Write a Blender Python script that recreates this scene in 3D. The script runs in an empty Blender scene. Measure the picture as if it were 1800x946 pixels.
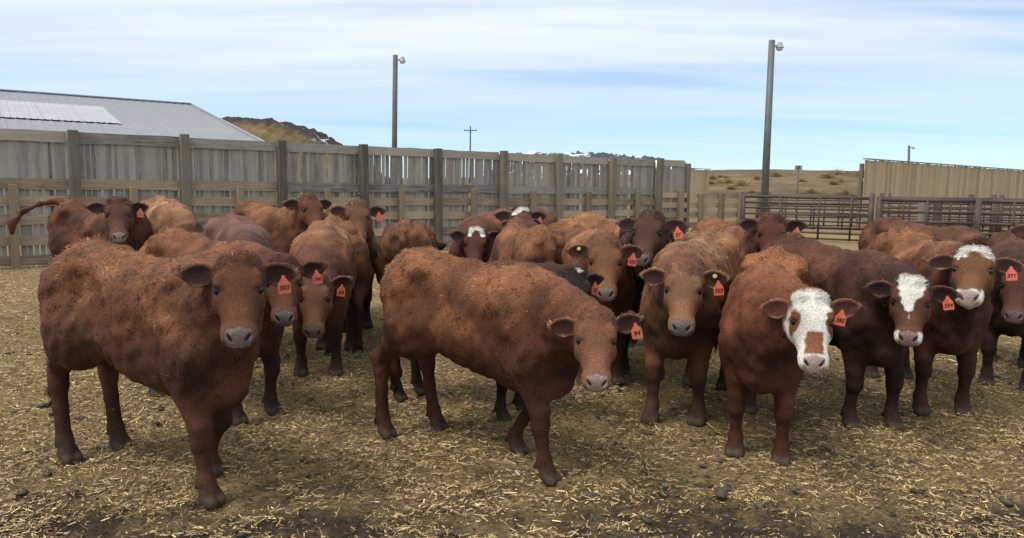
import bpy, bmesh, math, random, time
import numpy as np
from mathutils import Matrix, Vector

T0 = time.time()
R = math.radians
scene = bpy.context.scene
COL = scene.collection

# ------------------------------------------------------------------ camera
F, CXP, CYP, CAMH = 1300.0, 900.0, 473.0, 1.55        # focal length and centre in photograph pixels, eye height
PITCH, ROLL = math.atan(141.0 / F), R(0.77)
_fw = np.array([0.0, math.cos(PITCH), -math.sin(PITCH)])
_r0 = np.array([1.0, 0.0, 0.0])
_u0 = np.array([0.0, math.sin(PITCH), math.cos(PITCH)])
_rt = _r0 * math.cos(ROLL) + _u0 * math.sin(ROLL)
_up = -_r0 * math.sin(ROLL) + _u0 * math.cos(ROLL)
cam_data = bpy.data.cameras.new("camera")
cam_data.sensor_width = 36.0
cam_data.lens = 36.0 * F / 1800.0
cam_data.clip_start = 0.05
cam_data.clip_end = 20000.0
cam = bpy.data.objects.new("camera", cam_data)
COL.objects.link(cam)
cam.matrix_world = Matrix(((_rt[0], _up[0], -_fw[0], 0), (_rt[1], _up[1], -_fw[1], 0),
                           (_rt[2], _up[2], -_fw[2], CAMH), (0, 0, 0, 1)))
scene.camera = cam

# ------------------------------------------------------------------ sky, sun, exposure
SUN_EL, SUN_AZ = R(60), R(238)      # azimuth clockwise from +Y: high, to the left and a little behind the camera
world = bpy.data.worlds.new("World")
scene.world = world
world.use_nodes = True
wn, wl = world.node_tree.nodes, world.node_tree.links
wn.clear()
def wnode(t, **kw):
    n = wn.new(t)
    for k, v in kw.items():
        setattr(n, k, v)
    return n
w_out = wnode('ShaderNodeOutputWorld')
w_bg = wnode('ShaderNodeBackground')
w_sky = wnode('ShaderNodeTexSky', sky_type='NISHITA', sun_disc=False, sun_elevation=SUN_EL,
              sun_rotation=SUN_AZ, altitude=1200, air_density=1.0, dust_density=0.6, ozone_density=1.0)
w_geo = wnode('ShaderNodeTexCoord')
w_sep = wnode('ShaderNodeSeparateXYZ')
wl.new(w_geo.outputs['Generated'], w_sep.inputs[0])
def wmath(op, a, b=None, c=None, clamp=False):
    n = wnode('ShaderNodeMath', operation=op, use_clamp=clamp)
    for i, v in enumerate((a, b, c)):
        if v is None: continue
        if isinstance(v, (int, float)): n.inputs[i].default_value = v
        else: wl.new(v, n.inputs[i])
    return n.outputs[0]
# a high cloud sheet: direction projected on a flat layer overhead
zc = wmath('ADD', wmath('MAXIMUM', w_sep.outputs['Z'], 0.0), 0.055)
cx = wmath('DIVIDE', w_sep.outputs['X'], zc)
cy = wmath('DIVIDE', w_sep.outputs['Y'], zc)
w_cmb = wnode('ShaderNodeCombineXYZ')
wl.new(cx, w_cmb.inputs[0]); wl.new(cy, w_cmb.inputs[1])
def cloud(rot, scale, nscale, detail, rough, loc=(0, 0, 0), dist=0.0):
    m = wnode('ShaderNodeMapping')
    m.inputs['Rotation'].default_value = (0, 0, rot)
    m.inputs['Scale'].default_value = scale
    m.inputs['Location'].default_value = loc
    wl.new(w_cmb.outputs[0], m.inputs['Vector'])
    n = wnode('ShaderNodeTexNoise')
    n.inputs['Scale'].default_value = nscale
    n.inputs['Detail'].default_value = detail
    n.inputs['Roughness'].default_value = rough
    n.inputs['Distortion'].default_value = dist
    wl.new(m.outputs[0], n.inputs['Vector'])
    return n.outputs['Fac']
c1 = cloud(R(-16), (0.16, 0.62, 1), 1.0, 5.0, 0.52, (3.1, 0.7, 0), 0.35)
c2 = cloud(R(-22), (0.5, 2.2, 1), 1.0, 6.0, 0.6, (7.3, 2.2, 0), 0.5)
cm = wmath('ADD', wmath('MULTIPLY', c1, 0.72), wmath('MULTIPLY', c2, 0.28))
ramp = wnode('ShaderNodeValToRGB')
ramp.color_ramp.interpolation = 'EASE'
ramp.color_ramp.elements[0].position = 0.31
ramp.color_ramp.elements[0].color = (0.30, 0.30, 0.30, 1)
ramp.color_ramp.elements[1].position = 0.53
ramp.color_ramp.elements[1].color = (0.97, 0.97, 0.97, 1)
wl.new(cm, ramp.inputs[0])
tone = wnode('ShaderNodeValToRGB')
tone.color_ramp.elements[0].position = 0.35
tone.color_ramp.elements[0].color = (0.84, 0.87, 0.93, 1)
tone.color_ramp.elements[1].position = 0.75
tone.color_ramp.elements[1].color = (0.66, 0.72, 0.83, 1)
wl.new(c2, tone.inputs[0])
w_gain = wnode('ShaderNodeMixRGB', blend_type='MULTIPLY')
w_gain.inputs[0].default_value = 1.0
wl.new(w_sky.outputs[0], w_gain.inputs[1])
w_gain.inputs[2].default_value = (0.60, 0.78, 0.93, 1)
w_mix = wnode('ShaderNodeMixRGB')
el = wnode('ShaderNodeMapRange'); el.inputs['From Min'].default_value = 0.015; el.inputs['From Max'].default_value = 0.26
el.inputs['To Min'].default_value = 0.25; el.inputs['To Max'].default_value = 1.0
el.interpolation_type = 'SMOOTHSTEP'
wl.new(w_sep.outputs['Z'], el.inputs['Value'])          # the sheet thins out to clear sky low down, all round
wl.new(wmath('MULTIPLY', ramp.outputs[0], el.outputs[0]), w_mix.inputs[0])
wl.new(w_gain.outputs[0], w_mix.inputs[1])
w_cl = wnode('ShaderNodeMixRGB', blend_type='MULTIPLY')
w_cl.inputs[0].default_value = 1.0
wl.new(tone.outputs[0], w_cl.inputs[1])
w_cl.inputs[2].default_value = (7.9, 7.9, 7.9, 1)          # cloud radiance in the sky texture's own units
wl.new(w_cl.outputs[0], w_mix.inputs[2])
wl.new(w_mix.outputs[0], w_bg.inputs['Color'])
w_bg.inputs['Strength'].default_value = 0.12
wl.new(w_bg.outputs[0], w_out.inputs['Surface'])

sun_data = bpy.data.lights.new("sun", 'SUN')
sun_data.energy = 2.2
sun_data.angle = R(22)
sun_data.color = (1.0, 0.95, 0.88)
sun = bpy.data.objects.new("sun", sun_data)
COL.objects.link(sun)
_sd = Vector((math.sin(SUN_AZ) * math.cos(SUN_EL), math.cos(SUN_AZ) * math.cos(SUN_EL), math.sin(SUN_EL)))
sun.rotation_euler = _sd.to_track_quat('Z', 'Y').to_euler()
sun.location = _sd * 60

vs = scene.view_settings
vs.view_transform = 'Standard'
vs.look = 'None'
vs.exposure = 0.46
vs.gamma = 1.0
vs.use_curve_mapping = False

# ------------------------------------------------------------------ pixel of the photograph -> place in the world
def ray(px, py):
    dx, dy = (px - CXP) / F, (py - CYP) / F
    return _fw + _rt * dx - _up * dy
def at_y(px, py, Y):                       # the point seen at that pixel at distance Y
    d = ray(px, py); t = Y / d[1]
    return np.array([d[0] * t, Y, CAMH + d[2] * t])
def at_z(px, py, z=0.0):                   # the point seen at that pixel at height z
    d = ray(px, py); t = (z - CAMH) / d[2]
    return np.array([d[0] * t, d[1] * t, z])
def gx(px, Y, z=0.0):                      # ground point at distance Y in the column px
    lo, hi = -400.0, 1600.0
    for _ in range(50):
        m = 0.5 * (lo + hi)
        if at_y(px, m, Y)[2] > z: lo = m
        else: hi = m
    return at_y(px, lo, Y)

# ------------------------------------------------------------------ small numpy noise
class Waves:
    """smooth pseudo noise: a sum of randomly turned sine waves"""
    def __init__(self, seed, n=18, f0=1.0, spread=2.0):
        r = np.random.RandomState(seed)
        d = r.normal(size=(n, 3)); d /= np.linalg.norm(d, axis=1)[:, None]
        self.k = (d * (f0 * spread ** r.uniform(-1, 1, n))[:, None] * 2 * math.pi).astype(np.float32)
        self.p = r.uniform(0, 6.283, n).astype(np.float32)
        self.n = n
    def __call__(self, P):
        P = np.asarray(P, np.float32)
        out = np.zeros(len(P), np.float32)
        for k, p in zip(self.k, self.p):
            out += np.sin(P @ k + p)
        return out / math.sqrt(self.n * 0.5)      # about unit variance

def sstep(a, b, x):
    t = np.clip((x - a) / (b - a), 0, 1)
    return t * t * (3 - 2 * t)

# ------------------------------------------------------------------ mesh + object helpers
def mesh_np(name, V, faces, mat=None, smooth=True):
    """faces: an (n,3) or (n,4) int array"""
    me = bpy.data.meshes.new(name)
    V = np.ascontiguousarray(V, np.float32)
    fc = np.ascontiguousarray(faces, np.int32)
    n, k = fc.shape
    me.vertices.add(len(V)); me.vertices.foreach_set('co', V.ravel())
    me.loops.add(n * k); me.loops.foreach_set('vertex_index', fc.ravel())
    me.polygons.add(n)
    me.polygons.foreach_set('loop_start', np.arange(0, n * k, k, dtype=np.int32))
    me.polygons.foreach_set('use_smooth', np.full(n, smooth, dtype=bool))
    me.update(calc_edges=True)
    if mat: me.materials.append(mat)
    return me
def set_color(me, C, name='Col'):
    a = me.color_attributes.new(name, 'FLOAT_COLOR', 'POINT')
    a.data.foreach_set('color', np.ascontiguousarray(C, np.float32).ravel())
def link(name, data, parent=None, mat=None, loc=None, **props):
    o = bpy.data.objects.new(name, data)
    COL.objects.link(o)
    if parent is not None: o.parent = parent
    if mat and data and not data.materials: data.materials.append(mat)
    if loc is not None: o.location = loc
    for k, v in props.items(): o[k] = v
    return o
def empty(name, loc, rz=0.0, label=None, category=None, group=None):
    o = bpy.data.objects.new(name, None)
    o.empty_display_size = 0.2
    COL.objects.link(o)
    o.location = loc; o.rotation_euler = (0, 0, rz)
    if label: o['label'] = label
    if category: o['category'] = category
    if group: o['group'] = group
    return o
def bm_mesh(name, bm, mat=None, smooth=False):
    me = bpy.data.meshes.new(name)
    bm.normal_update()
    bm.to_mesh(me); bm.free()
    if smooth:
        me.polygons.foreach_set('use_smooth', np.ones(len(me.polygons), dtype=bool))
    if mat: me.materials.append(mat)
    return me
def add_box(bm, c, s, rot=None, bevel=0.0):
    r = bmesh.ops.create_cube(bm, size=1.0)
    M = Matrix.Translation(Vector(c)) @ (rot.to_4x4() if rot is not None else Matrix.Identity(4)) @ Matrix.Diagonal((*s, 1))
    bmesh.ops.transform(bm, matrix=M, verts=r['verts'])
    if bevel > 0:
        es = list({e for v in r['verts'] for e in v.link_edges})
        bmesh.ops.bevel(bm, geom=es, offset=bevel, segments=1, affect='EDGES', profile=0.5)
def add_tube(bm, a, b, ra, rb=None, seg=10, caps=True):
    a, b = Vector(a), Vector(b); rb = ra if rb is None else rb
    d = b - a
    r = bmesh.ops.create_cone(bm, cap_ends=caps, segments=seg, radius1=ra, radius2=rb, depth=d.length)
    q = d.to_track_quat('Z', 'Y').to_matrix().to_4x4()
    bmesh.ops.transform(bm, matrix=Matrix.Translation((a + b) / 2) @ q, verts=r['verts'])

# ------------------------------------------------------------------ material helpers
def new_mat(name):
    m = bpy.data.materials.new(name); m.use_nodes = True
    nt = m.node_tree
    return m, nt.nodes, nt.links, nt.nodes['Principled BSDF']
def nd(N, t, **kw):
    n = N.new(t)
    for k, v in kw.items():
        if k in n.inputs: n.inputs[k].default_value = v
        else: setattr(n, k, v)
    return n
def rampn(N, stops):
    r = N.new('ShaderNodeValToRGB')
    e = r.color_ramp.elements
    while len(e) < len(stops): e.new(0.5)
    for i, (p, c) in enumerate(stops):
        e[i].position = p
        e[i].color = (*c, 1) if len(c) == 3 else c
    return r
def plain_mat(name, col, rough=0.6, spec=0.4, metal=0.0):
    m, N, L, b = new_mat(name)
    b.inputs['Base Color'].default_value = (*col, 1)
    b.inputs['Roughness'].default_value = rough
    b.inputs['Specular IOR Level'].default_value = spec
    b.inputs['Metallic'].default_value = metal
    return m
# ------------------------------------------------------------------ ground
GN1, GN2, GN3 = Waves(1, 16, 0.35, 2.0), Waves(2, 20, 2.2, 1.8), Waves(3, 24, 7.5, 1.7)
def ground_h(P):
    """height of the pen floor and the land beyond it; P (n,2)"""
    P = np.asarray(P, np.float32)
    Q = np.concatenate([P, np.zeros((len(P), 1), np.float32)], 1)
    r = np.hypot(P[:, 0], P[:, 1])
    near = sstep(60, 25, r)
    h = GN1(Q) * .012 * near
    return h
def ground_z(x, y):
    return float(ground_h(np.array([[x, y]]))[0])
def ground_material():
    m, N, L, b = new_mat('straw_and_mud')
    tc = nd(N, 'ShaderNodeTexCoord')
    sep = nd(N, 'ShaderNodeSeparateXYZ'); L.new(tc.outputs['Object'], sep.inputs[0])
    big = nd(N, 'ShaderNodeTexNoise', Scale=0.55, Detail=4.0, Roughness=0.6)
    L.new(tc.outputs['Object'], big.inputs['Vector'])
    mid = nd(N, 'ShaderNodeTexNoise', Scale=5.0, Detail=6.0, Roughness=0.7)
    L.new(tc.outputs['Object'], mid.inputs['Vector'])
    # chopped straw: stretched cells at two turns
    def chop(rot, sc):
        mp = nd(N, 'ShaderNodeMapping'); mp.inputs['Rotation'].default_value = (0, 0, rot)
        mp.inputs['Scale'].default_value = sc
        wn_ = nd(N, 'ShaderNodeTexNoise', Scale=14.0, Detail=2.0)
        L.new(tc.outputs['Object'], wn_.inputs['Vector'])
        ad = nd(N, 'ShaderNodeMixRGB', blend_type='ADD'); ad.inputs[0].default_value = 0.05
        L.new(tc.outputs['Object'], ad.inputs[1]); L.new(wn_.outputs['Color'], ad.inputs[2])
        L.new(ad.outputs[0], mp.inputs['Vector'])
        v = nd(N, 'ShaderNodeTexVoronoi', Scale=1.0); L.new(mp.outputs[0], v.inputs['Vector'])
        return v
    va, vb = chop(0.5, (48, 150, 60)), chop(-0.9, (44, 170, 60))
    mixv = nd(N, 'ShaderNodeMixRGB'); L.new(mid.outputs['Fac'], mixv.inputs[0])
    L.new(va.outputs['Color'], mixv.inputs[1]); L.new(vb.outputs['Color'], mixv.inputs[2])
    bw0 = nd(N, 'ShaderNodeRGBToBW'); L.new(mixv.outputs[0], bw0.inputs[0])
    gr = nd(N, 'ShaderNodeTexNoise', Scale=38.0, Detail=8.0, Roughness=0.78); L.new(tc.outputs['Object'], gr.inputs['Vector'])
    bw = nd(N, 'ShaderNodeMath', operation='MULTIPLY_ADD'); L.new(bw0.outputs[0], bw.inputs[0]); bw.inputs[1].default_value = 0.55
    bh = nd(N, 'ShaderNodeMath', operation='MULTIPLY'); L.new(gr.outputs['Fac'], bh.inputs[0]); bh.inputs[1].default_value = 0.5; L.new(bh.outputs[0], bw.inputs[2])
    straw = rampn(N, [(0.30, (0.050, 0.034, 0.019)), (0.45, (0.27, 0.186, 0.084)), (0.70, (0.62, 0.44, 0.20))])
    L.new(bw.outputs[0], straw.inputs[0])
    mud = rampn(N, [(0.36, (0.030, 0.022, 0.016)), (0.62, (0.135, 0.096, 0.062))])
    L.new(gr.outputs['Fac'], mud.inputs[0])
    # how much straw lies where: a trampled muddy strip in front, deep litter beyond it
    yr = nd(N, 'ShaderNodeMapRange'); yr.inputs['From Min'].default_value = 3.2; yr.inputs['From Max'].default_value = 4.5
    yr.inputs['To Min'].default_value = -0.16; yr.inputs['To Max'].default_value = 0.32
    L.new(sep.outputs['Y'], yr.inputs['Value'])
    a1 = nd(N, 'ShaderNodeMath', operation='ADD'); L.new(big.outputs['Fac'], a1.inputs[0]); L.new(yr.outputs[0], a1.inputs[1])
    a2 = nd(N, 'ShaderNodeMath', operation='MULTIPLY_ADD'); L.new(mid.outputs['Fac'], a2.inputs[0]); a2.inputs[1].default_value = 0.9; L.new(a1.outputs[0], a2.inputs[2])
    cov = rampn(N, [(0.72, (0, 0, 0)), (1.0, (1, 1, 1))]); L.new(a2.outputs[0], cov.inputs[0])
    mx = nd(N, 'ShaderNodeMixRGB'); L.new(cov.outputs[0], mx.inputs[0]); L.new(mud.outputs[0], mx.inputs[1]); L.new(straw.outputs[0], mx.inputs[2])
    # dry grassland beyond the pens
    dr = nd(N, 'ShaderNodeVectorMath', operation='LENGTH'); L.new(tc.outputs['Object'], dr.inputs[0])
    fr = nd(N, 'ShaderNodeMapRange'); fr.inputs['From Min'].default_value = 28; fr.inputs['From Max'].default_value = 48
    L.new(dr.outputs['Value'], fr.inputs['Value'])
    gn = nd(N, 'ShaderNodeTexNoise', Scale=0.08, Detail=8.0, Roughness=0.7); L.new(tc.outputs['Object'], gn.inputs['Vector'])
    grass = rampn(N, [(0.3, (0.10, 0.075, 0.042)), (0.7, (0.25, 0.19, 0.10))]); L.new(gn.outputs['Fac'], grass.inputs[0])
    mx2 = nd(N, 'ShaderNodeMixRGB'); L.new(fr.outputs[0], mx2.inputs[0]); L.new(mx.outputs[0], mx2.inputs[1]); L.new(grass.outputs[0], mx2.inputs[2])
    L.new(mx2.outputs[0], b.inputs['Base Color'])
    b.inputs['Roughness'].default_value = 0.9; b.inputs['Specular IOR Level'].default_value = 0.15
    hs_ = nd(N, 'ShaderNodeMath', operation='ADD'); L.new(bw.outputs[0], hs_.inputs[0]); L.new(gr.outputs['Fac'], hs_.inputs[1])
    bp = nd(N, 'ShaderNodeBump', Strength=1.0, Distance=0.035); L.new(hs_.outputs[0], bp.inputs['Height']); L.new(bp.outputs[0], b.inputs['Normal'])
    return m
M_GROUND = ground_material()
def grow(a, b, d, far, ratio=1.12):
    """even steps d from a to b, then widening steps out to +-far"""
    mid = list(np.arange(a, b + 1e-6, d)); out = []
    st, x = d, b
    while x < far: st *= ratio; x += st; out.append(x)
    st, y, lo = d, a, []
    while y > -far: st *= ratio; y -= st; lo.append(y)
    return np.array(lo[::-1] + mid + out, np.float32)
GXS, GYS = grow(-5.0, 5.4, .05, 6000), grow(2.7, 7.5, .05, 6000)
_X, _Y = np.meshgrid(GXS, GYS, indexing='ij')
_P = np.stack([_X.ravel(), _Y.ravel()], 1)
_Q3 = np.concatenate([_P, np.zeros((len(_P), 1), np.float32)], 1)
_nr = sstep(14, 7, np.hypot(_P[:, 0], _P[:, 1] - 4))
_h = ground_h(_P) + _nr * (GN2(_Q3) * .007 + np.maximum(GN3(_Q3), -.6) * .013)
_nx, _ny = len(GXS), len(GYS)
_i = np.arange(_nx * _ny).reshape(_nx, _ny)
_F = np.stack([_i[:-1, :-1], _i[1:, :-1], _i[1:, 1:], _i[:-1, 1:]], -1).reshape(-1, 4)
link('ground', mesh_np('ground', np.concatenate([_P, _h[:, None]], 1), _F, M_GROUND), kind='structure')

# ------------------------------------------------------------------ litter lying on the ground
def straw_litter():
    rng = np.random.RandomState(5)
    m, N, L, b = new_mat('straw')
    at = nd(N, 'ShaderNodeAttribute', attribute_name='Col'); L.new(at.outputs['Color'], b.inputs['Base Color'])
    b.inputs['Roughness'].default_value = 0.6; b.inputs['Specular IOR Level'].default_value = 0.3
    n = 305000
    # even per unit of picture rather than per square metre: thins out with distance
    Y = 2.9 * (15.0 / 2.9) ** (rng.rand(n) ** 1.15)
    X = rng.uniform(-1.0, 1.0, n) * Y
    P = np.stack([X, Y, np.zeros(n)], 1).astype(np.float32)
    dens = .50 + .20 * GN1(P * 2.2) + .34 * GN2(P) + .40 * (sstep(3.1, 4.4, Y) - .5)
    keep = rng.rand(n) < np.clip(dens, .06, 1); P = P[keep]; n = len(P); Y = P[:, 1]
    z = ground_h(P[:, :2]) + sstep(14, 7, np.hypot(P[:, 0], P[:, 1] - 4)) * (GN2(P) * .007 + np.maximum(GN3(P), -.6) * .013)
    P[:, 2] = z + rng.uniform(.002, .014, n)
    a = rng.uniform(0, 6.283, n); tl = rng.normal(size=n) * .20
    D = np.stack([np.cos(a) * np.cos(tl), np.sin(a) * np.cos(tl), np.sin(tl)], 1)
    ln = np.exp(rng.normal(size=n) * .55) * .017 * (1 + .06 * Y); ln = np.clip(ln, .007, .095)
    wd = rng.uniform(.0010, .0022, n) * (1 + .10 * Y)
    S = np.cross(D, [0, 0, 1]); S /= np.linalg.norm(S, axis=1)[:, None]
    rl = rng.uniform(-.9, .9, n)[:, None]
    S = S * np.cos(rl) + np.cross(S, D) * np.sin(rl)
    bend = rng.normal(size=(n, 3)) * ln[:, None] * .10; bend[:, 2] = np.abs(bend[:, 2])
    A, B, Cc = P - D * ln[:, None] * .5, P + bend, P + D * ln[:, None] * .5
    A[:, 2] = np.maximum(A[:, 2], z - .003); Cc[:, 2] = np.maximum(Cc[:, 2], z - .003)
    W_ = S * wd[:, None]
    V = np.stack([A - W_ * .8, A + W_, Cc + W_ * .7, Cc - W_], 1).reshape(-1, 3)
    Fq = np.arange(n * 4).reshape(n, 4)
    t = rng.rand(n)[:, None]
    C = np.where(t < .40, np.array([.13, .083, .040]), np.where(t < .86, np.array([.43, .302, .138]), np.array([.70, .54, .28])))
    C = C * np.exp(rng.normal(size=(n, 1)) * .22)
    me = mesh_np('straw_litter', V, Fq, m, smooth=False)
    set_color(me, np.concatenate([np.repeat(C, 4, 0), np.ones((n * 4, 1))], 1))
    link('straw_litter', me, kind='stuff', label='chopped yellow straw scattered over the trampled pen floor', category='straw')
straw_litter()
def mud_clods():
    rng = np.random.RandomState(8)
    m, N, L, b = new_mat('mud_clod')
    tc = nd(N, 'ShaderNodeTexCoord'); no = nd(N, 'ShaderNodeTexNoise', Scale=30.0, Detail=5.0); L.new(tc.outputs['Object'], no.inputs['Vector'])
    rp = rampn(N, [(0.3, (0.030, 0.023, 0.017)), (0.7, (0.10, 0.078, 0.054))]); L.new(no.outputs['Fac'], rp.inputs[0]); L.new(rp.outputs[0], b.inputs['Base Color'])
    b.inputs['Roughness'].default_value = 0.85
    bm = bmesh.new(); bmesh.ops.create_icosphere(bm, subdivisions=1, radius=1.0)
    bv = np.array([v.co[:] for v in bm.verts], np.float32); bf = np.array([[v.index for v in f.verts] for f in bm.faces], np.int32); bm.free()
    Vs, Fs = [], []
    n = 1300
    Y = 2.9 * (10.0 / 2.9) ** (rng.rand(n)); X = rng.uniform(-.75, .75, n) * Y
    P = np.stack([X, Y, np.zeros(n)], 1).astype(np.float32)
    z = ground_h(P[:, :2]) + GN2(P) * .007 + np.maximum(GN3(P), -.6) * .013
    sz = np.clip(np.exp(rng.normal(size=n) * .5) * .012, .005, .032)
    big = [(878, 875, .05), (1335, 890, .042), (470, 776, .035), (245, 700, .03), (1610, 815, .03)]
    for k, (px, py, r_) in enumerate(big):
        g = at_z(px, py); P[k] = [g[0], g[1], 0]; sz[k] = r_; z[k] = ground_z(g[0], g[1])
    for k in range(n):
        q = bv * (1 + rng.normal(size=(len(bv), 1)) * .38)
        q = q * sz[k] * np.array([rng.uniform(.9, 1.7), rng.uniform(.7, 1.1), rng.uniform(.25, .5)])
        a = rng.uniform(0, 6.28); c, s_ = math.cos(a), math.sin(a)
        q = np.stack([q[:, 0] * c - q[:, 1] * s_, q[:, 0] * s_ + q[:, 1] * c, q[:, 2]], 1)
        Vs.append(q + [P[k, 0], P[k, 1], z[k] + sz[k] * .12]); Fs.append(bf + k * len(bv))
    link('mud_clods', mesh_np('mud_clods', np.concatenate(Vs), np.concatenate(Fs), m), kind='stuff', label='dark clods of mud and dung lying among the straw', category='mud')
mud_clods()

# ------------------------------------------------------------------ wood and metal
def wood_mat(name, stops, axis, rough=0.85, stain=0.5):
    """weathered board: grain runs along the object's axis, each board its own tone"""
    m, N, L, b = new_mat(name)
    tc = nd(N, 'ShaderNodeTexCoord'); oi = nd(N, 'ShaderNodeObjectInfo')
    ad = nd(N, 'ShaderNodeVectorMath', operation='ADD')
    cb = nd(N, 'ShaderNodeCombineXYZ')
    ml = nd(N, 'ShaderNodeMath', operation='MULTIPLY'); L.new(oi.outputs['Random'], ml.inputs[0]); ml.inputs[1].default_value = 37.0
    for k in range(3): L.new(ml.outputs[0], cb.inputs[k])
    L.new(tc.outputs['Object'], ad.inputs[0]); L.new(cb.outputs[0], ad.inputs[1])
    mp = nd(N, 'ShaderNodeMapping'); sc = [38.0, 38.0, 38.0]; sc[axis] = 1.6
    mp.inputs['Scale'].default_value = sc; L.new(ad.outputs[0], mp.inputs['Vector'])
    gr = nd(N, 'ShaderNodeTexNoise', Scale=1.0, Detail=6.0, Roughness=0.65, Distortion=0.4); L.new(mp.outputs[0], gr.inputs['Vector'])
    st = nd(N, 'ShaderNodeTexNoise', Scale=2.6, Detail=4.0, Roughness=0.6); L.new(ad.outputs[0], st.inputs['Vector'])
    mx = nd(N, 'ShaderNodeMath', operation='MULTIPLY_ADD'); L.new(oi.outputs['Random'], mx.inputs[0]); mx.inputs[1].default_value = 0.52
    g2 = nd(N, 'ShaderNodeMath', operation='MULTIPLY_ADD'); L.new(gr.outputs['Fac'], g2.inputs[0]); g2.inputs[1].default_value = 1.15; g2.inputs[2].default_value = -0.55
    L.new(g2.outputs[0], mx.inputs[2])
    s2 = nd(N, 'ShaderNodeMath', operation='MULTIPLY_ADD'); L.new(st.outputs['Fac'], s2.inputs[0]); s2.inputs[1].default_value = stain; L.new(mx.outputs[0], s2.inputs[2])
    rp = rampn(N, stops); L.new(s2.outputs[0], rp.inputs[0])
    L.new(rp.outputs[0], b.inputs['Base Color'])
    b.inputs['Roughness'].default_value = rough; b.inputs['Specular IOR Level'].default_value = 0.2
    bp = nd(N, 'ShaderNodeBump', Strength=0.5, Distance=0.006); L.new(gr.outputs['Fac'], bp.inputs['Height']); L.new(bp.outputs[0], b.inputs['Normal'])
    return m
GREY = [(0.05, (0.060, 0.056, 0.052)), (0.30, (0.20, 0.188, 0.170)), (0.62, (0.32, 0.295, 0.258)), (0.92, (0.39, 0.345, 0.285))]
BROWN = [(0.05, (0.11, 0.088, 0.066)), (0.30, (0.25, 0.198, 0.138)), (0.62, (0.38, 0.30, 0.205)), (0.92, (0.47, 0.38, 0.26))]
POST = [(0.05, (0.060, 0.052, 0.044)), (0.4, (0.125, 0.110, 0.090)), (0.9, (0.22, 0.185, 0.14))]
SPOST = [(0.05, (0.11, 0.085, 0.055)), (0.4, (0.20, 0.155, 0.10)), (0.9, (0.30, 0.235, 0.15))]
TANW = [(0.05, (0.30, 0.215, 0.13)), (0.4, (0.44, 0.33, 0.205)), (0.9, (0.55, 0.43, 0.28))]
M_BOARD, M_RAILU, M_RAILL = wood_mat('weathered_board', GREY, 2), wood_mat('weathered_rail', GREY, 0), wood_mat('rubbed_plank', BROWN, 0)
M_POST, M_SPOST, M_TANW = wood_mat('old_post', POST, 2), wood_mat('short_post', SPOST, 2), wood_mat('new_board', TANW, 2, stain=.35)

def warped_board(name, L_, w_, t_, axis, mat, seed, seg=5):
    """a sawn board with slightly uneven edges, centred at its foot or left end, long along axis (0 or 2)"""
    r = np.random.RandomState(seed)
    V = []
    for k in range(seg + 1):
        a = L_ * k / seg
        e0, e1, bow = r.normal() * w_ * .022, r.normal() * w_ * .022, r.normal() * t_ * .12
        for (q, p) in ((-.5, -.5), (.5, -.5), (.5, .5), (-.5, .5)):
            ww = q * w_ + (e0 if q < 0 else e1); tt = p * t_ + bow
            V.append((a, tt, ww) if axis == 0 else (ww, tt, a))
    Fc = []
    for k in range(seg):
        o = k * 4
        for j in range(4):
            j2 = (j + 1) % 4
            Fc.append((o + j, o + j2, o + 4 + j2, o + 4 + j) if axis == 0 else (o + j, o + j2, o + 4 + j2, o + 4 + j))
    Fc += [(3, 2, 1, 0), (seg * 4, seg * 4 + 1, seg * 4 + 2, seg * 4 + 3)]
    me = mesh_np(name, np.array(V), np.array(Fc), mat, smooth=False)
    bm = bmesh.new(); bm.from_mesh(me); bmesh.ops.recalc_face_normals(bm, faces=bm.faces); bm.to_mesh(me); bm.free()
    return me
def post_mesh(name, h, w_, mat, seed, round_=False):
    bm = bmesh.new()
    r = random.Random(seed)
    if round_:
        add_tube(bm, (0, 0, -.3), (0, 0, h), w_ * .52, w_ * .48, 14)
    else:
        add_box(bm, (0, 0, (h - .3) / 2), (w_, w_, h + .3), bevel=w_ * .07)
    return bm_mesh(name, bm, mat)

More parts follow.
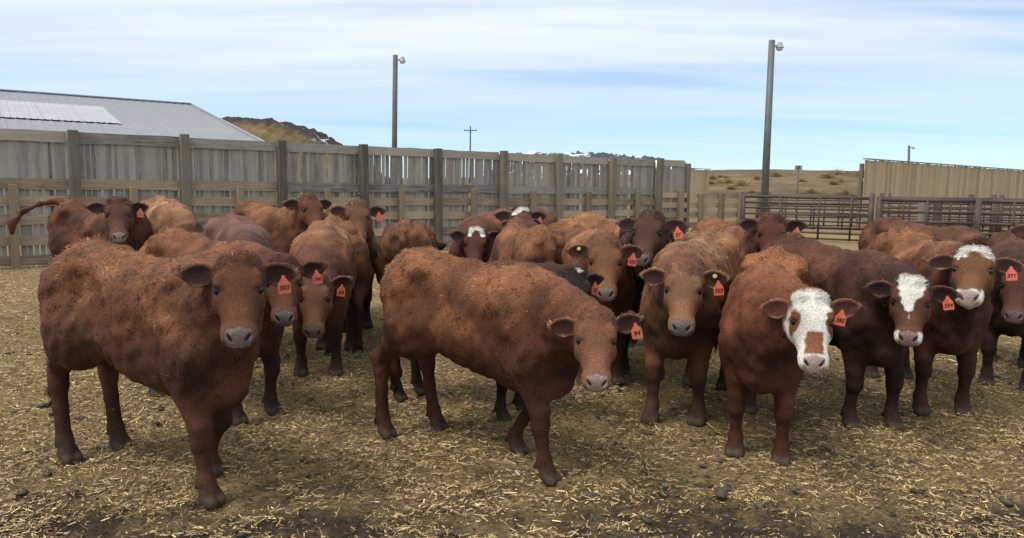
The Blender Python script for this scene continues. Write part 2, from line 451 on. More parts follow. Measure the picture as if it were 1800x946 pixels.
# ------------------------------------------------------------------ windbreak fence at the back of the pen
FA, FB = gx(138, 14.0), gx(1152, 23.1)
fdir = (FB - FA)[:2] / np.linalg.norm((FB - FA)[:2])
fyaw = math.atan2(fdir[1], fdir[0])
BAY = np.linalg.norm((FB - FA)[:2]) / 8
def windbreak():
    root = empty('windbreak_fence', (FA[0], FA[1], 0), fyaw, 'tall grey board windbreak fence with brown lower planks along the pen', 'fence')
    rng = random.Random(3)
    boards = [warped_board('board', 2.30, .086, .022, 2, M_BOARD, 50 + i) for i in range(7)]
    hvar = warped_board('board', 1.0, 1.0, 1.0, 2, M_BOARD, 99)
    x0, x1 = -1.6 * BAY, 8.75 * BAY
    x = x0
    k = 0
    skip = {4.52, 6.45, 7.42}
    while x < x1:
        pitch_ = .0970 + rng.uniform(-.006, .008)
        fr = x / BAY
        if not any(abs(fr - q) < .035 for q in skip):
            o = link('board', boards[rng.randrange(7)], root)
            o.location = (x, .085 + rng.uniform(-.004, .004), .12 + rng.uniform(-.03, .03))
            o.rotation_euler = (0, rng.gauss(0, .006), 0)
            o.scale = (rng.uniform(.86, 1.06), 1, rng.uniform(.985, 1.02))
        x += pitch_
    tall = [post_mesh('post', 2.53, .17, M_POST, i) for i in range(3)]
    for k in range(-1, 9):
        o = link('post', tall[k % 3], root); o.location = (k * BAY, -.07, rng.uniform(-.02, .03)); o.rotation_euler = (rng.gauss(0, .008), rng.gauss(0, .010), rng.gauss(0, .05))
    short = [post_mesh('short_post', 1.53, .13, M_SPOST, i, round_=False) for i in range(2)]
    for k in range(-2, 8):
        o = link('short_post', short[k % 2], root); o.location = ((k + .5 + rng.uniform(-.03, .05)) * BAY, -.105, rng.uniform(-.05, .02)); o.rotation_euler = (0, rng.gauss(0, .012), rng.gauss(0, .1))
    o = link('post', tall[0], root); o.location = (8.72 * BAY, .02, -.10); o.scale = (.8, .8, 1)
    for k in range(-2, 9):
        ln = BAY - .175 if k < 8 else .60 * BAY
        up = warped_board('top_rail', ln, .20, .045, 0, M_RAILU, 200 + k, 6)
        o = link('top_rail', up, root); o.location = (k * BAY + .088, .05, 2.395); o.rotation_euler = (0, rng.gauss(0, .003), 0)
        if k == 8: o.location.z = 2.42; continue
        mr = warped_board('middle_rail', ln, .20, .045, 0, M_RAILL if k < 2 else M_RAILU, 230 + k, 6)
        o = link('middle_rail', mr, root); o.location = (k * BAY + .088, .045, 1.525); o.rotation_euler = (0, rng.gauss(0, .003), 0)
    for k in range(-2, 8):
        for j, zc_ in enumerate((.11, .485, .865, 1.205)):
            pl = warped_board('plank', BAY - .01, .185, .045, 0, M_RAILL, 300 + k * 5 + j, 6)
            o = link('plank', pl, root); o.location = (k * BAY + .005, .045, zc_ + rng.uniform(-.012, .012)); o.rotation_euler = (0, rng.gauss(0, .004), 0)
windbreak()
def rail_fence():
    a = FA[:2] + fdir * BAY * 8.02; e = gx(1296, 25.2)[:2]
    d = e - a; ln = np.linalg.norm(d); yaw = math.atan2(d[1], d[0])
    root = empty('plank_fence', (a[0], a[1], 0), yaw, 'low open plank fence between the windbreak and the pipe gate', 'fence')
    rng = random.Random(9)
    n = 4; pm = post_mesh('post', 1.55, .16, M_SPOST, 5)
    for k in range(n + 1):
        o = link('post', pm, root); o.location = (ln * (k + .0) / n, -.07, rng.uniform(-.06, .08)); o.rotation_euler = (0, rng.gauss(0, .012), 0)
    for j, zc_ in enumerate((.12, .47, .80, 1.10, 1.42)):
        for k in range(2):
            pl = warped_board('plank', ln / 2 - .01, .17, .045, 0, M_RAILL, 420 + j * 3 + k, 6)
            o = link('plank', pl, root); o.location = (k * ln / 2, .04, zc_); o.rotation_euler = (0, rng.gauss(0, .005), 0)
rail_fence()
def board_fence(name, A, B, h, bw, mat, label, gap=.012, cap=True):
    d = (B - A)[:2]; ln = np.linalg.norm(d); yaw = math.atan2(d[1], d[0])
    root = empty(name, (A[0], A[1], 0), yaw, label, 'fence')
    rng = random.Random(int(ln * 10))
    bs = [warped_board('board', h, bw - gap, .03, 2, mat, 600 + i, 3) for i in range(4)]
    n = int(ln / bw)
    for i in range(n):
        o = link('board', bs[rng.randrange(4)], root); o.location = (bw * (i + .5), 0, rng.uniform(-.015, .015)); o.scale = (1, 1, 1 + rng.uniform(-.006, .006))
    for k in range(int(ln / 3.0) + 1):
        bm = bmesh.new(); add_box(bm, (min(k * 3.0, ln - .1), .12, h / 2 - .1), (.14, .14, h - .1), bevel=.01)
        link('post', bm_mesh('post', bm, M_POST), root)
    for zc_ in ((h * .25, h * .72)):
        bm = bmesh.new(); add_box(bm, (ln / 2, .035, zc_), (ln, .04, .14)); link('rail', bm_mesh('rail', bm, mat), root)
    if cap:
        bm = bmesh.new(); add_box(bm, (ln / 2, .0, h + .045), (ln + .1, .16, .045), bevel=.006); link('cap_rail', bm_mesh('cap_rail', bm, M_RAILU), root)
    return root
_ta = at_y(1521, 278, 31.0); _tb = at_z(1800, 300, _ta[2] - .05)
_dir = _tb - _ta; _tb = _ta + _dir * 1.15
board_fence('board_fence', _ta, _tb, _ta[2] - .07, .20, M_TANW, 'tall fence of pale upright boards with a cap rail behind the pipe gates')
_tc = at_y(1205, 296, 46.0); _td = at_y(1247, 299, 47.0)
board_fence('board_fence', _tc, _td, _tc[2] - .05, .20, M_TANW, 'small stretch of pale board fence seen past the end of the windbreak')

# ------------------------------------------------------------------ pipe gates and pens on the right
def pipe_mat():
    m, N, L, b = new_mat('rusty_pipe')
    tc = nd(N, 'ShaderNodeTexCoord'); no = nd(N, 'ShaderNodeTexNoise', Scale=3.0, Detail=7.0, Roughness=0.7); L.new(tc.outputs['Object'], no.inputs['Vector'])
    rp = rampn(N, [(0.3, (0.035, 0.025, 0.022)), (0.55, (0.068, 0.044, 0.036)), (0.75, (0.12, 0.068, 0.050))]); L.new(no.outputs['Fac'], rp.inputs[0]); L.new(rp.outputs[0], b.inputs['Base Color'])
    b.inputs['Roughness'].default_value = 0.65; b.inputs['Metallic'].default_value = 0.0
    return m
M_PIPE = pipe_mat()
def pipe_panel(name, A, B, h, rails, stays, label, rpost=.07, rr=.030, top=.048, category='gate'):
    d = (B - A)[:2]; ln = float(np.linalg.norm(d)); yaw = math.atan2(d[1], d[0])
    root = empty(name, (A[0], A[1], 0), yaw, label, category, 'pipe corral panels')
    for x in (0, ln):
        bm = bmesh.new(); add_tube(bm, (x, 0, -.2), (x, 0, h + .07), rpost, rpost, 12); link('post', bm_mesh('post', bm, M_PIPE, True), root)
    for i, z in enumerate(rails):
        r_ = top if i == len(rails) - 1 else rr
        bm = bmesh.new(); add_tube(bm, (rpost * .8, 0, z), (ln - rpost * .8, 0, z), r_, r_, 8); link('rail', bm_mesh('rail', bm, M_PIPE, True), root)
    for t in stays:
        bm = bmesh.new(); add_tube(bm, (ln * t, -.045, rails[0] - .04), (ln * t, -.045, rails[-1]), .032, .032, 8); link('stay', bm_mesh('stay', bm, M_PIPE, True), root)
    return root
R7 = (.10, .28, .46, .65, .84, 1.03, 1.21, 1.40); R5 = (.14, .43, .72, 1.02, 1.37)
g0, g1, g2, g3 = gx(1304, 25.0), gx(1541, 22.8), gx(1713, 21.6), gx(1905, 20.4)
pipe_panel('pipe_gate', g0, g1 - np.array([.25, 0, 0]), 1.42, R7, (.31, .62, .86), 'rusty pipe gate with eight rails beside the plank fence')
pipe_panel('corral_fence', g1, g2, 1.40, R5, (.5,), 'dark pipe corral panel with five rails beside the eight rail gate', .085, .040, .060)
pipe_panel('corral_fence', g2 + np.array([.03, -.02, 0]), g3, 1.38, R5, (.33, .66), 'dark pipe corral panel running off past the brown cow', .075, .040, .060)
pipe_panel('corral_fence', gx(1330, 30), gx(1530, 29.0), 1.5, R5, (.25, .5, .75), 'dark pipe panel standing behind the eight rail gate', .08, .03)
pipe_panel('corral_fence', gx(1545, 27.5), gx(1742, 27.0), 1.5, R7, (.2, .4, .62, .8), 'dark pipe panel standing behind the five rail panel', .08, .03)
pipe_panel('corral_fence', gx(1755, 27.0), gx(1900, 26.5), 1.5, R7, (.3, .6), 'dark pipe panel in front of the pale boards behind the brown cow', .08, .03)
corral_extra = [(gx(1350, 33.5), gx(1545, 33.0), 'dark pipe panel deepest in the pens behind the eight rail gate'),
                (gx(1560, 30.2), gx(1700, 30.0), 'dark pipe panel close before the pale board fence'),
                (gx(1705, 30.0), gx(1880, 29.6), 'dark pipe panel between the pale boards and the five rail panels')]
for A_, B_, lab in corral_extra:
    pipe_panel('corral_fence', A_, B_, 1.5, R7, (.12, .25, .38, .5, .63, .75, .88), lab, .06, .028)
def gate_post(px, Y, h, r_, label, mat):
    g = gx(px, Y); bm = bmesh.new(); add_tube(bm, (0, 0, -.3), (0, 0, h), r_, r_ * .95, 14)
    add_tube(bm, (0, 0, h), (0, 0, h + .03), r_ * .95, r_ * .7, 14)
    o = link('gate_post', bm_mesh('gate_post', bm, mat, False), None, None, (g[0], g[1], 0)); o['label'] = label; o['category'] = 'post'
gate_post(1617, 26.2, 1.38, .14, 'thick grey wooden gate post among the pipe panels', M_POST)
gate_post(1645, 26.4, 1.42, .15, 'thick dark gate post beside the grey wooden one', M_PIPE)

# ------------------------------------------------------------------ poles and lamps
def metal_mat(name, c1_, c2_, rough=.5, metal=.5, scale=4.0):
    m, N, L, b = new_mat(name)
    tc = nd(N, 'ShaderNodeTexCoord'); no = nd(N, 'ShaderNodeTexNoise', Scale=scale, Detail=6.0, Roughness=0.65); L.new(tc.outputs['Object'], no.inputs['Vector'])
    rp = rampn(N, [(0.3, c1_), (0.7, c2_)]); L.new(no.outputs['Fac'], rp.inputs[0]); L.new(rp.outputs[0], b.inputs['Base Color'])
    b.inputs['Roughness'].default_value = rough; b.inputs['Metallic'].default_value = metal
    return m
M_LAMP = metal_mat('lamp_housing', (.28, .29, .29), (.42, .43, .43), .45, .5)
M_STEEL = metal_mat('pole_steel', (.095, .105, .098), (.15, .16, .148), .6, .3)
M_DPOLE = metal_mat('dark_pole', (.075, .075, .07), (.13, .125, .115), .8, .0)
M_LENS = metal_mat('lamp_lens', (.5, .51, .5), (.6, .6, .58), .3, 0)
def lamp_pole(name, base_px, top_px, top_py, Y, r0_, r1_, arm, mat, label, side=1, square=False):
    t = at_y(top_px, top_py, Y); g = gx(base_px, Y)
    root = empty(name, (g[0], g[1], 0), 0, label, 'lamp post')
    bm = bmesh.new(); add_tube(bm, (0, 0, -.2), (t[0] - g[0], 0, t[2]), r0_, r1_, 4 if square else 12)
    link('pole', bm_mesh('pole', bm, mat, not square), root)
    tp = Vector((t[0] - g[0], 0, t[2] - .22))
    bm = bmesh.new(); add_tube(bm, tp, tp + Vector((side * arm, 0, .03)), .035, .03, 8); link('arm', bm_mesh('arm', bm, M_LAMP, True), root)
    c_ = tp + Vector((side * (arm + .10), 0, .0))
    bm = bmesh.new(); add_tube(bm, c_ + Vector((0, 0, .15)), c_ + Vector((0, 0, .02)), .07, .11, 12); add_tube(bm, c_ + Vector((0, 0, .02)), c_ + Vector((0, 0, -.04)), .11, .16, 12)
    hd = link('lamp_head', bm_mesh('lamp_head', bm, M_LAMP, False), root)
    bm = bmesh.new(); add_tube(bm, c_ + Vector((0, 0, -.04)), c_ + Vector((0, 0, -.14)), .13, .10, 12); link('lens', bm_mesh('lens', bm, M_LENS, True), hd)
lamp_pole('yard_light', 692, 695, 97, 34.0, .13, .11, .22, M_DPOLE, 'dark yard light pole standing behind the middle of the windbreak')
lamp_pole('yard_light', 1341, 1357, 71, 28.0, .15, .115, .20, M_STEEL, 'tall leaning grey green yard light pole behind the pipe gate')
lamp_pole('yard_light', 1596, 1598, 256, 75.0, .14, .11, .35, M_DPOLE, 'small distant lamp pole above the pale board fence')
def power_pole():
    Y = 130.0; t = at_y(826, 222, Y); g = gx(826, Y)
    root = empty('utility_pole', (g[0], g[1], 0), 0, 'distant utility pole with a crossarm beyond the windbreak', 'utility pole')
    bm = bmesh.new(); add_tube(bm, (0, 0, 0), (0, 0, t[2]), .17, .12, 10); link('pole', bm_mesh('pole', bm, M_DPOLE, True), root)
    bm = bmesh.new(); add_box(bm, (0, -.16, t[2] - .75), (2.2, .12, .14)); ar = link('crossarm', bm_mesh('crossarm', bm, M_DPOLE), root)
    for x in (-1.0, -.45, .45, 1.0):
        bm = bmesh.new(); add_tube(bm, (x, -.16, t[2] - .68), (x, -.16, t[2] - .45), .06, .05, 8); link('insulator', bm_mesh('insulator', bm, M_LAMP, True), ar)
power_pole()
def meter_board():
    Y = 48.0; t = at_y(1400, 291, Y); g = gx(1399, Y)
    root = empty('box_on_post', (g[0], g[1], 0), 0, 'small pale box mounted on a thin post in the dry field', 'box')
    bm = bmesh.new(); add_tube(bm, (0, 0, -.1), (0, 0, t[2] - .12), .045, .045, 8); link('post', bm_mesh('post', bm, M_DPOLE, True), root)
    for x in (-.16, .0, .16):
        bm = bmesh.new(); add_box(bm, (x, 0, t[2] - .13), (.13, .12, .26), bevel=.01); link('box', bm_mesh('box', bm, M_LAMP if x else M_DPOLE), root)
    bm = bmesh.new(); add_box(bm, (0, 0, t[2] - .285), (.5, .13, .04)); link('bracket', bm_mesh('bracket', bm, M_LAMP), root)
meter_board()

# ------------------------------------------------------------------ barn behind the fence
def barn():
    rt_ = at_y(333, 184, 36.0); zr = rt_[2]
    lf = at_z(0, 160, zr)
    e = (lf - rt_)[:2]; e /= np.linalg.norm(e)                       # along the ridge, to the left
    n = np.array([e[1], -e[0]]);  n = n if n[1] < 0 else -n           # down the slope, towards the pen
    L_ = 30.0
    best = None
    for Yk in np.arange(20.0, 36.0, .02):
        q = at_y(458, 250, Yk); r_ = (q - rt_)[:2]
        t_ = float(r_ @ n); off = abs(float(r_ @ e))
        if t_ > 1 and (best is None or off < best[0]): best = (off, t_, zr - q[2])
    W_ = best[1] * 1.12; drop = best[2] * 1.12
    yaw = math.atan2(e[1], e[0])
    root = empty('barn', (rt_[0], rt_[1], 0), yaw, 'long metal roofed barn with a pale panel patch behind the windbreak', 'barn')
    sgn = 1.0 if np.dot(n, [-math.sin(yaw), math.cos(yaw)]) > 0 else -1.0    # local y of the near slope
    M_ROOF = metal_mat('roof_sheet', (.20, .205, .215), (.25, .255, .265), .7, .1, .35)
    M_WALL = metal_mat('barn_wall_sheet', (.30, .29, .27), (.36, .35, .33), .6, .2, .5)
    M_SKY = metal_mat('pale_roof_panel', (.33, .335, .345), (.39, .395, .405), .7, .0, 1.5)
    M_TRIM = metal_mat('roof_trim', (.34, .345, .35), (.40, .405, .41), .45, .4, 1.0)
    bw_ = 1.0
    def sheet(y0, y1, z0, z1, w_, ribs, th=.0):
        V, Fc = [], []
        xs = []
        p = w_ / ribs
        for i in range(ribs):
            xs += [(p * i, 0), (p * i + p * .62, 0), (p * i + p * .72, .014), (p * i + p * .90, .014)]
        xs.append((w_, 0))
        for x, hh in xs:
            V += [(x, y0, z0 + hh + th), (x, y1, z1 + hh + th)]
        for i in range(len(xs) - 1): Fc.append((2 * i, 2 * i + 2, 2 * i + 3, 2 * i + 1))
        return np.array(V), np.array(Fc)
    V, Fc = sheet(0, sgn * W_, zr, zr - drop, bw_, 3)
    near = mesh_np('roof_sheet', V, Fc, M_ROOF, False)
    V, Fc = sheet(0, -sgn * W_, zr, zr - drop, bw_, 3)
    far = mesh_np('roof_sheet', V, Fc, M_ROOF, False)
    rr_ = random.Random(4)
    for i in range(int(L_ / bw_)):
        o = link('roof_sheet', near, root); o.location = (i * bw_, 0, rr_.uniform(0, .006))
        o = link('roof_sheet', far, root); o.location = (i * bw_, 0, rr_.uniform(0, .006))
    # pale patch: panels laid on the near slope
    def on_roof(px, py):
        # solve for the point of the near slope seen at that pixel
        d = ray(px, py); dl = np.array([d[0] * math.cos(yaw) + d[1] * math.sin(yaw), -d[0] * math.sin(yaw) + d[1] * math.cos(yaw), d[2]])
        o_ = np.array([-rt_[0], -rt_[1]]); ol = np.array([o_[0] * math.cos(yaw) + o_[1] * math.sin(yaw), -o_[0] * math.sin(yaw) + o_[1] * math.cos(yaw), CAMH])
        k = -drop / W_ * sgn                                          # z = zr + k*y
        t = (zr + k * ol[1] - ol[2]) / (dl[2] - k * dl[1])
        return ol + dl * t
    pa, pb = on_roof(165, 189), on_roof(214, 220)
    xa = min(pa[0], pb[0]); ya, yb = abs(pa[1]), abs(pb[1])
    nn = 3
    for i in range(9):
        for j in range(nn):
            y0_ = ya + (yb - ya) * j / nn + .008; y1_ = ya + (yb - ya) * (j + 1) / nn - .008
            z0_, z1_ = zr - drop * y0_ / W_, zr - drop * y1_ / W_
            V, Fc = sheet(sgn * y0_, sgn * y1_, z0_, z1_, 1.17, 6, .05)
            o = link('pale_panel', mesh_np('pale_panel', V, Fc, M_SKY, False), root); o.location = (xa + i * 1.18, 0, 0)
    # trim along ridge and gable, walls
    bm = bmesh.new(); add_box(bm, (L_ / 2, 0, zr + .05), (L_ + .1, .36, .05), bevel=.01); link('ridge_cap', bm_mesh('ridge_cap', bm, M_TRIM), root)
    for sg in (sgn, -sgn):
        bm = bmesh.new()
        ang = math.atan2(drop, W_); ln = math.hypot(drop, W_)
        add_box(bm, (-.03, sg * W_ / 2, zr - drop / 2 + .01), (.07, ln, .16), Matrix.Rotation(-sg * ang, 3, 'X'))
        link('gable_trim', bm_mesh('gable_trim', bm, M_TRIM), root)
        bm = bmesh.new(); add_box(bm, (L_ / 2, sg * (W_ - .35), (zr - drop - .0) / 2), (L_ - .6, .1, zr - drop + .02)); link('side_wall', bm_mesh('side_wall', bm, M_WALL), root)
    bm = bmesh.new()
    q = [(.3, -W_ + .36, 0), (.3, W_ - .36, 0), (.3, W_ - .36, zr - drop + .02), (.3, 0, zr - .07), (.3, -W_ + .36, zr - drop + .02)]
    vs_ = [bm.verts.new(p_) for p_ in q]; bm.faces.new(vs_)
    r_ = bmesh.ops.extrude_face_region(bm, geom=bm.faces[:]); bmesh.ops.translate(bm, vec=(.1, 0, 0), verts=[g_ for g_ in r_['geom'] if isinstance(g_, bmesh.types.BMVert)])
    bmesh.ops.recalc_face_normals(bm, faces=bm.faces)
    link('gable_wall', bm_mesh('gable_wall', bm, M_WALL), root)
barn()

# ------------------------------------------------------------------ hills
def hill_mat(name, stops, snow=None, scale=.05, cap=None):
    m, N, L, b = new_mat(name)
    tc = nd(N, 'ShaderNodeTexCoord'); no = nd(N, 'ShaderNodeTexNoise', Scale=scale, Detail=9.0, Roughness=0.72); L.new(tc.outputs['Object'], no.inputs['Vector'])
    rp = rampn(N, stops); L.new(no.outputs['Fac'], rp.inputs[0]); col = rp.outputs[0]
    if cap:
        g = nd(N, 'ShaderNodeAttribute', attribute_name='Col')
        mx = nd(N, 'ShaderNodeMixRGB'); L.new(g.outputs['Color'], mx.inputs[0]); L.new(col, mx.inputs[1]); mx.inputs[2].default_value = (*cap, 1); col = mx.outputs[0]
    if snow:
        n2 = nd(N, 'ShaderNodeTexNoise', Scale=snow[0], Detail=5.0, Roughness=0.65); L.new(tc.outputs['Object'], n2.inputs['Vector'])
        r2 = rampn(N, [(snow[1], (0, 0, 0)), (snow[1] + .05, (1, 1, 1))]); L.new(n2.outputs['Fac'], r2.inputs[0])
        fac = r2.outputs[0]
        if cap:
            ml = nd(N, 'ShaderNodeMixRGB', blend_type='MULTIPLY'); ml.inputs[0].default_value = 1; L.new(fac, ml.inputs[1]); L.new(g.outputs['Color'], ml.inputs[2]); fac = ml.outputs[0]
        mx = nd(N, 'ShaderNodeMixRGB'); L.new(fac, mx.inputs[0]); L.new(col, mx.inputs[1]); mx.inputs[2].default_value = (.75, .78, .82, 1); col = mx.outputs[0]
    L.new(col, b.inputs['Base Color']); b.inputs['Roughness'].default_value = .95; b.inputs['Specular IOR Level'].default_value = .1
    return m
def hill(name, prof, Y, depth, mat, rough, seed, n=160, capw=None):
    """a ridge whose skyline passes the given pixels at distance Y; slopes away in front and behind"""
    pts = np.array([at_y(px, py, Y)[[0, 2]] for px, py in prof])
    xs = np.linspace(pts[0, 0], pts[-1, 0], n)
    wv = Waves(seed, 20, 1.0 / (abs(xs[-1] - xs[0]) / 14), 2.5)
    wv2 = Waves(seed + 1, 20, 1.0 / (abs(xs[-1] - xs[0]) / 60), 2.0)
    zt = np.interp(xs, pts[:, 0], pts[:, 1])
    zt = np.convolve(np.pad(zt, 3, mode='edge'), np.ones(7) / 7, 'valid')
    ts = np.linspace(-1, 1, 41)
    V, Cc = [], []
    for t in ts:
        p = math.cos(t * math.pi / 2) ** 1.15
        yy = Y + t * depth
        q = np.stack([xs, np.full(n, yy), np.zeros(n)], 1)
        z = zt * p + (wv(q) * rough + wv2(q) * rough * .5) * min(1, p * 1.5) * (zt > .5)
        V.append(np.stack([xs, np.full(n, yy), z - .4 * (1 - p)], 1))
        Cc.append(np.full(n, p))
    V = np.concatenate(V); p = np.concatenate(Cc)
    i = np.arange(len(ts) * n).reshape(len(ts), n)
    Fq = np.stack([i[:-1, :-1], i[:-1, 1:], i[1:, 1:], i[1:, :-1]], -1).reshape(-1, 4)
    me = mesh_np(name, V, Fq, mat)
    if capw is not None:
        k = sstep(capw[0], capw[1], p + .02 * wv2(V))
        set_color(me, np.concatenate([np.repeat(k[:, None], 3, 1), np.ones((len(V), 1))], 1))
    o = link(name, me, kind='structure'); return xs, zt
hill('knoll', [(250, 318), (300, 240), (345, 212), (385, 209), (420, 209), (470, 212), (520, 219), (560, 234), (590, 248), (612, 262), (640, 285), (680, 325)], 110, 30,
     hill_mat('dry_grass_knoll', [(.3, (.085, .060, .028)), (.5, (.135, .098, .048)), (.7, (.19, .145, .078))], (.35, .62), .25, (.045, .037, .030)), .16, 60, 220, (.86, .96))
hill('far_hill', [(820, 330), (880, 284), (905, 273), (930, 270), (1000, 271), (1060, 272), (1110, 275), (1140, 279), (1165, 284), (1200, 296), (1260, 330)], 900, 200,
     hill_mat('wooded_hill', [(.35, (.040, .050, .062)), (.6, (.075, .085, .10))], (.035, .52), .03), 1.4, 70, 260)
FIELD = [None]
FIELD[0] = hill('field_rise', [(-900, 320), (-300, 318), (300, 318), (900, 316), (1180, 306), (1250, 300), (1330, 300), (1400, 302), (1470, 302), (1560, 303), (1800, 306), (2300, 314), (2900, 332)], 190, 120,
     hill_mat('dry_field', [(.3, (.060, .047, .030)), (.5, (.12, .088, .048)), (.72, (.24, .17, .085))], None, .12), .10, 80, 300)
hill('far_range', [(-2500, 322), (-600, 316), (300, 318), (1150, 306), (1500, 302), (1800, 301), (2300, 306), (4200, 322)], 2600, 500,
     hill_mat('far_land', [(.35, (.10, .10, .10)), (.65, (.16, .15, .13))], None, .004), 2.0, 90, 120)
# dry weeds in the field beyond the pens
def weeds():
    rng = np.random.RandomState(17)
    m, N, L, b = new_mat('dry_weed')
    at = nd(N, 'ShaderNodeAttribute', attribute_name='Col'); L.new(at.outputs['Color'], b.inputs['Base Color']); b.inputs['Roughness'].default_value = .9
    spots = [(px + rng.uniform(-6, 6), 92 + rng.uniform(0, 50), rng.uniform(.5, 1.7)) for px in (1252, 1256, 1262, 1266, 1270, 1277, 1284, 1300, 1322, 1334, 1366, 1412, 1424, 1440, 1448, 1462, 1466, 1470, 1474, 1478, 1486, 1500, 1508, 1516)]
    for px, Y, h in spots:
        g = gx(px, Y)
        fld = FIELD[0]; zt_ = np.interp(g[0], fld[0], fld[1]); p_ = math.cos((Y - 190) / 120 * math.pi / 2) ** 1.15
        n = 420
        a = rng.uniform(0, 6.28, n); r_ = np.abs(rng.normal(size=n)) * h * rng.uniform(.5, 1.1)
        base = np.stack([np.cos(a) * r_ * .5, np.sin(a) * r_ * .5, np.zeros(n)], 1)
        hh = h * rng.uniform(.35, 1.0, n) * np.exp(-(r_ / (h * 1.5)) ** 2)
        tip = base + np.stack([np.cos(a) * r_ * .9 + rng.normal(size=n) * .06, np.sin(a) * r_ * .9 + rng.normal(size=n) * .06, hh], 1)
        sd = rng.normal(size=(n, 3)) * [1, 1, .1]; sd /= np.linalg.norm(sd, axis=1)[:, None]; sd *= rng.uniform(.012, .035, (n, 1))
        mid_ = (base + tip) / 2 + rng.normal(size=(n, 3)) * .05
        V = np.stack([base - sd * .4, base + sd * .4, mid_ + sd, mid_ - sd, tip], 1).reshape(-1, 3)
        i = np.arange(n)[:, None] * 5
        T = np.concatenate([i + [0, 1, 2], i + [0, 2, 3], i + [3, 2, 4]], 1).reshape(-1, 3)
        me = mesh_np('dry_weed', V, T, m, False)
        C = np.array([.30, .215, .105]) * np.exp(rng.normal(size=(n, 1)) * .3)
        set_color(me, np.concatenate([np.repeat(C, 5, 0), np.ones((n * 5, 1))], 1))
        zf = zt_ * p_ - .4 * (1 - p_) - .1
        o = link('dry_weed', me, None, None, (g[0], g[1], zf)); o['label'] = 'clump of dry yellow weeds in the brown field beyond the gate'; o['category'] = 'weed'; o['group'] = 'dry weeds in the field'
weeds()
# ------------------------------------------------------------------ cattle
def coat_material():
    m, N, L, b = new_mat('cattle_hair')
    at = nd(N, 'ShaderNodeAttribute', attribute_name='Col')
    L.new(at.outputs['Color'], b.inputs['Base Color'])
    mr = nd(N, 'ShaderNodeMapRange')
    mr.inputs['To Min'].default_value = 0.55; mr.inputs['To Max'].default_value = 0.3
    L.new(at.outputs['Alpha'], mr.inputs['Value'])
    L.new(mr.outputs[0], b.inputs['Roughness'])
    b.inputs['Specular IOR Level'].default_value = 0.22
    ge = nd(N, 'ShaderNodeNewGeometry')                      # a hair is lit the same on both of its faces
    sg = nd(N, 'ShaderNodeMath', operation='MULTIPLY_ADD'); sg.inputs[1].default_value = -2.0; sg.inputs[2].default_value = 1.0
    L.new(ge.outputs['Backfacing'], sg.inputs[0])
    vm = nd(N, 'ShaderNodeVectorMath', operation='SCALE')
    L.new(ge.outputs['Normal'], vm.inputs[0]); L.new(sg.outputs[0], vm.inputs['Scale'])
    L.new(vm.outputs[0], b.inputs['Normal'])
    b.inputs['Sheen Weight'].default_value = 0.0
    b.inputs['Sheen Roughness'].default_value = 0.5
    return m
def skin_material():
    m, N, L, b = new_mat('cattle_skin')
    at = nd(N, 'ShaderNodeAttribute', attribute_name='Col')
    tc = nd(N, 'ShaderNodeTexCoord')
    no = nd(N, 'ShaderNodeTexNoise', Scale=120.0, Detail=3.0, Roughness=0.6)
    L.new(tc.outputs['Object'], no.inputs['Vector'])
    mx = nd(N, 'ShaderNodeMixRGB', blend_type='MULTIPLY')
    mx.inputs[0].default_value = 1.0
    rp = rampn(N, [(0.28, (0.50, 0.50, 0.50)), (0.72, (1.32, 1.32, 1.32))])
    L.new(no.outputs['Fac'], rp.inputs[0])
    L.new(at.outputs['Color'], mx.inputs[1]); L.new(rp.outputs[0], mx.inputs[2])
    L.new(mx.outputs[0], b.inputs['Base Color'])
    mr = nd(N, 'ShaderNodeMapRange')
    mr.inputs['To Min'].default_value = 0.78; mr.inputs['To Max'].default_value = 0.3
    L.new(at.outputs['Alpha'], mr.inputs['Value'])
    L.new(mr.outputs[0], b.inputs['Roughness'])
    b.inputs['Specular IOR Level'].default_value = 0.2
    bp = nd(N, 'ShaderNodeBump', Strength=0.35, Distance=0.01)
    L.new(no.outputs['Fac'], bp.inputs['Height'])
    L.new(bp.outputs[0], b.inputs['Normal'])
    return m
M_HAIR, M_SKIN = coat_material(), skin_material()
M_EYE = plain_mat('cattle_eye', (0.010, 0.007, 0.005), 0.16, 0.35)
M_INK = plain_mat('tag_ink', (0.05, 0.012, 0.01), 0.6)
M_BUTTON = plain_mat('tag_button_plastic', (0.55, 0.52, 0.08), 0.45)
def tag_mat():
    m, N, L, b = new_mat('tag_plastic')
    tc = nd(N, 'ShaderNodeTexCoord')
    no = nd(N, 'ShaderNodeTexNoise', Scale=40.0, Detail=3.0)
    L.new(tc.outputs['Object'], no.inputs['Vector'])
    rp = rampn(N, [(0.3, (0.52, 0.085, 0.040)), (0.7, (0.70, 0.16, 0.085))])
    L.new(no.outputs['Fac'], rp.inputs[0]); L.new(rp.outputs[0], b.inputs['Base Color'])
    b.inputs['Roughness'].default_value = 0.5
    return m
M_TAG = tag_mat()

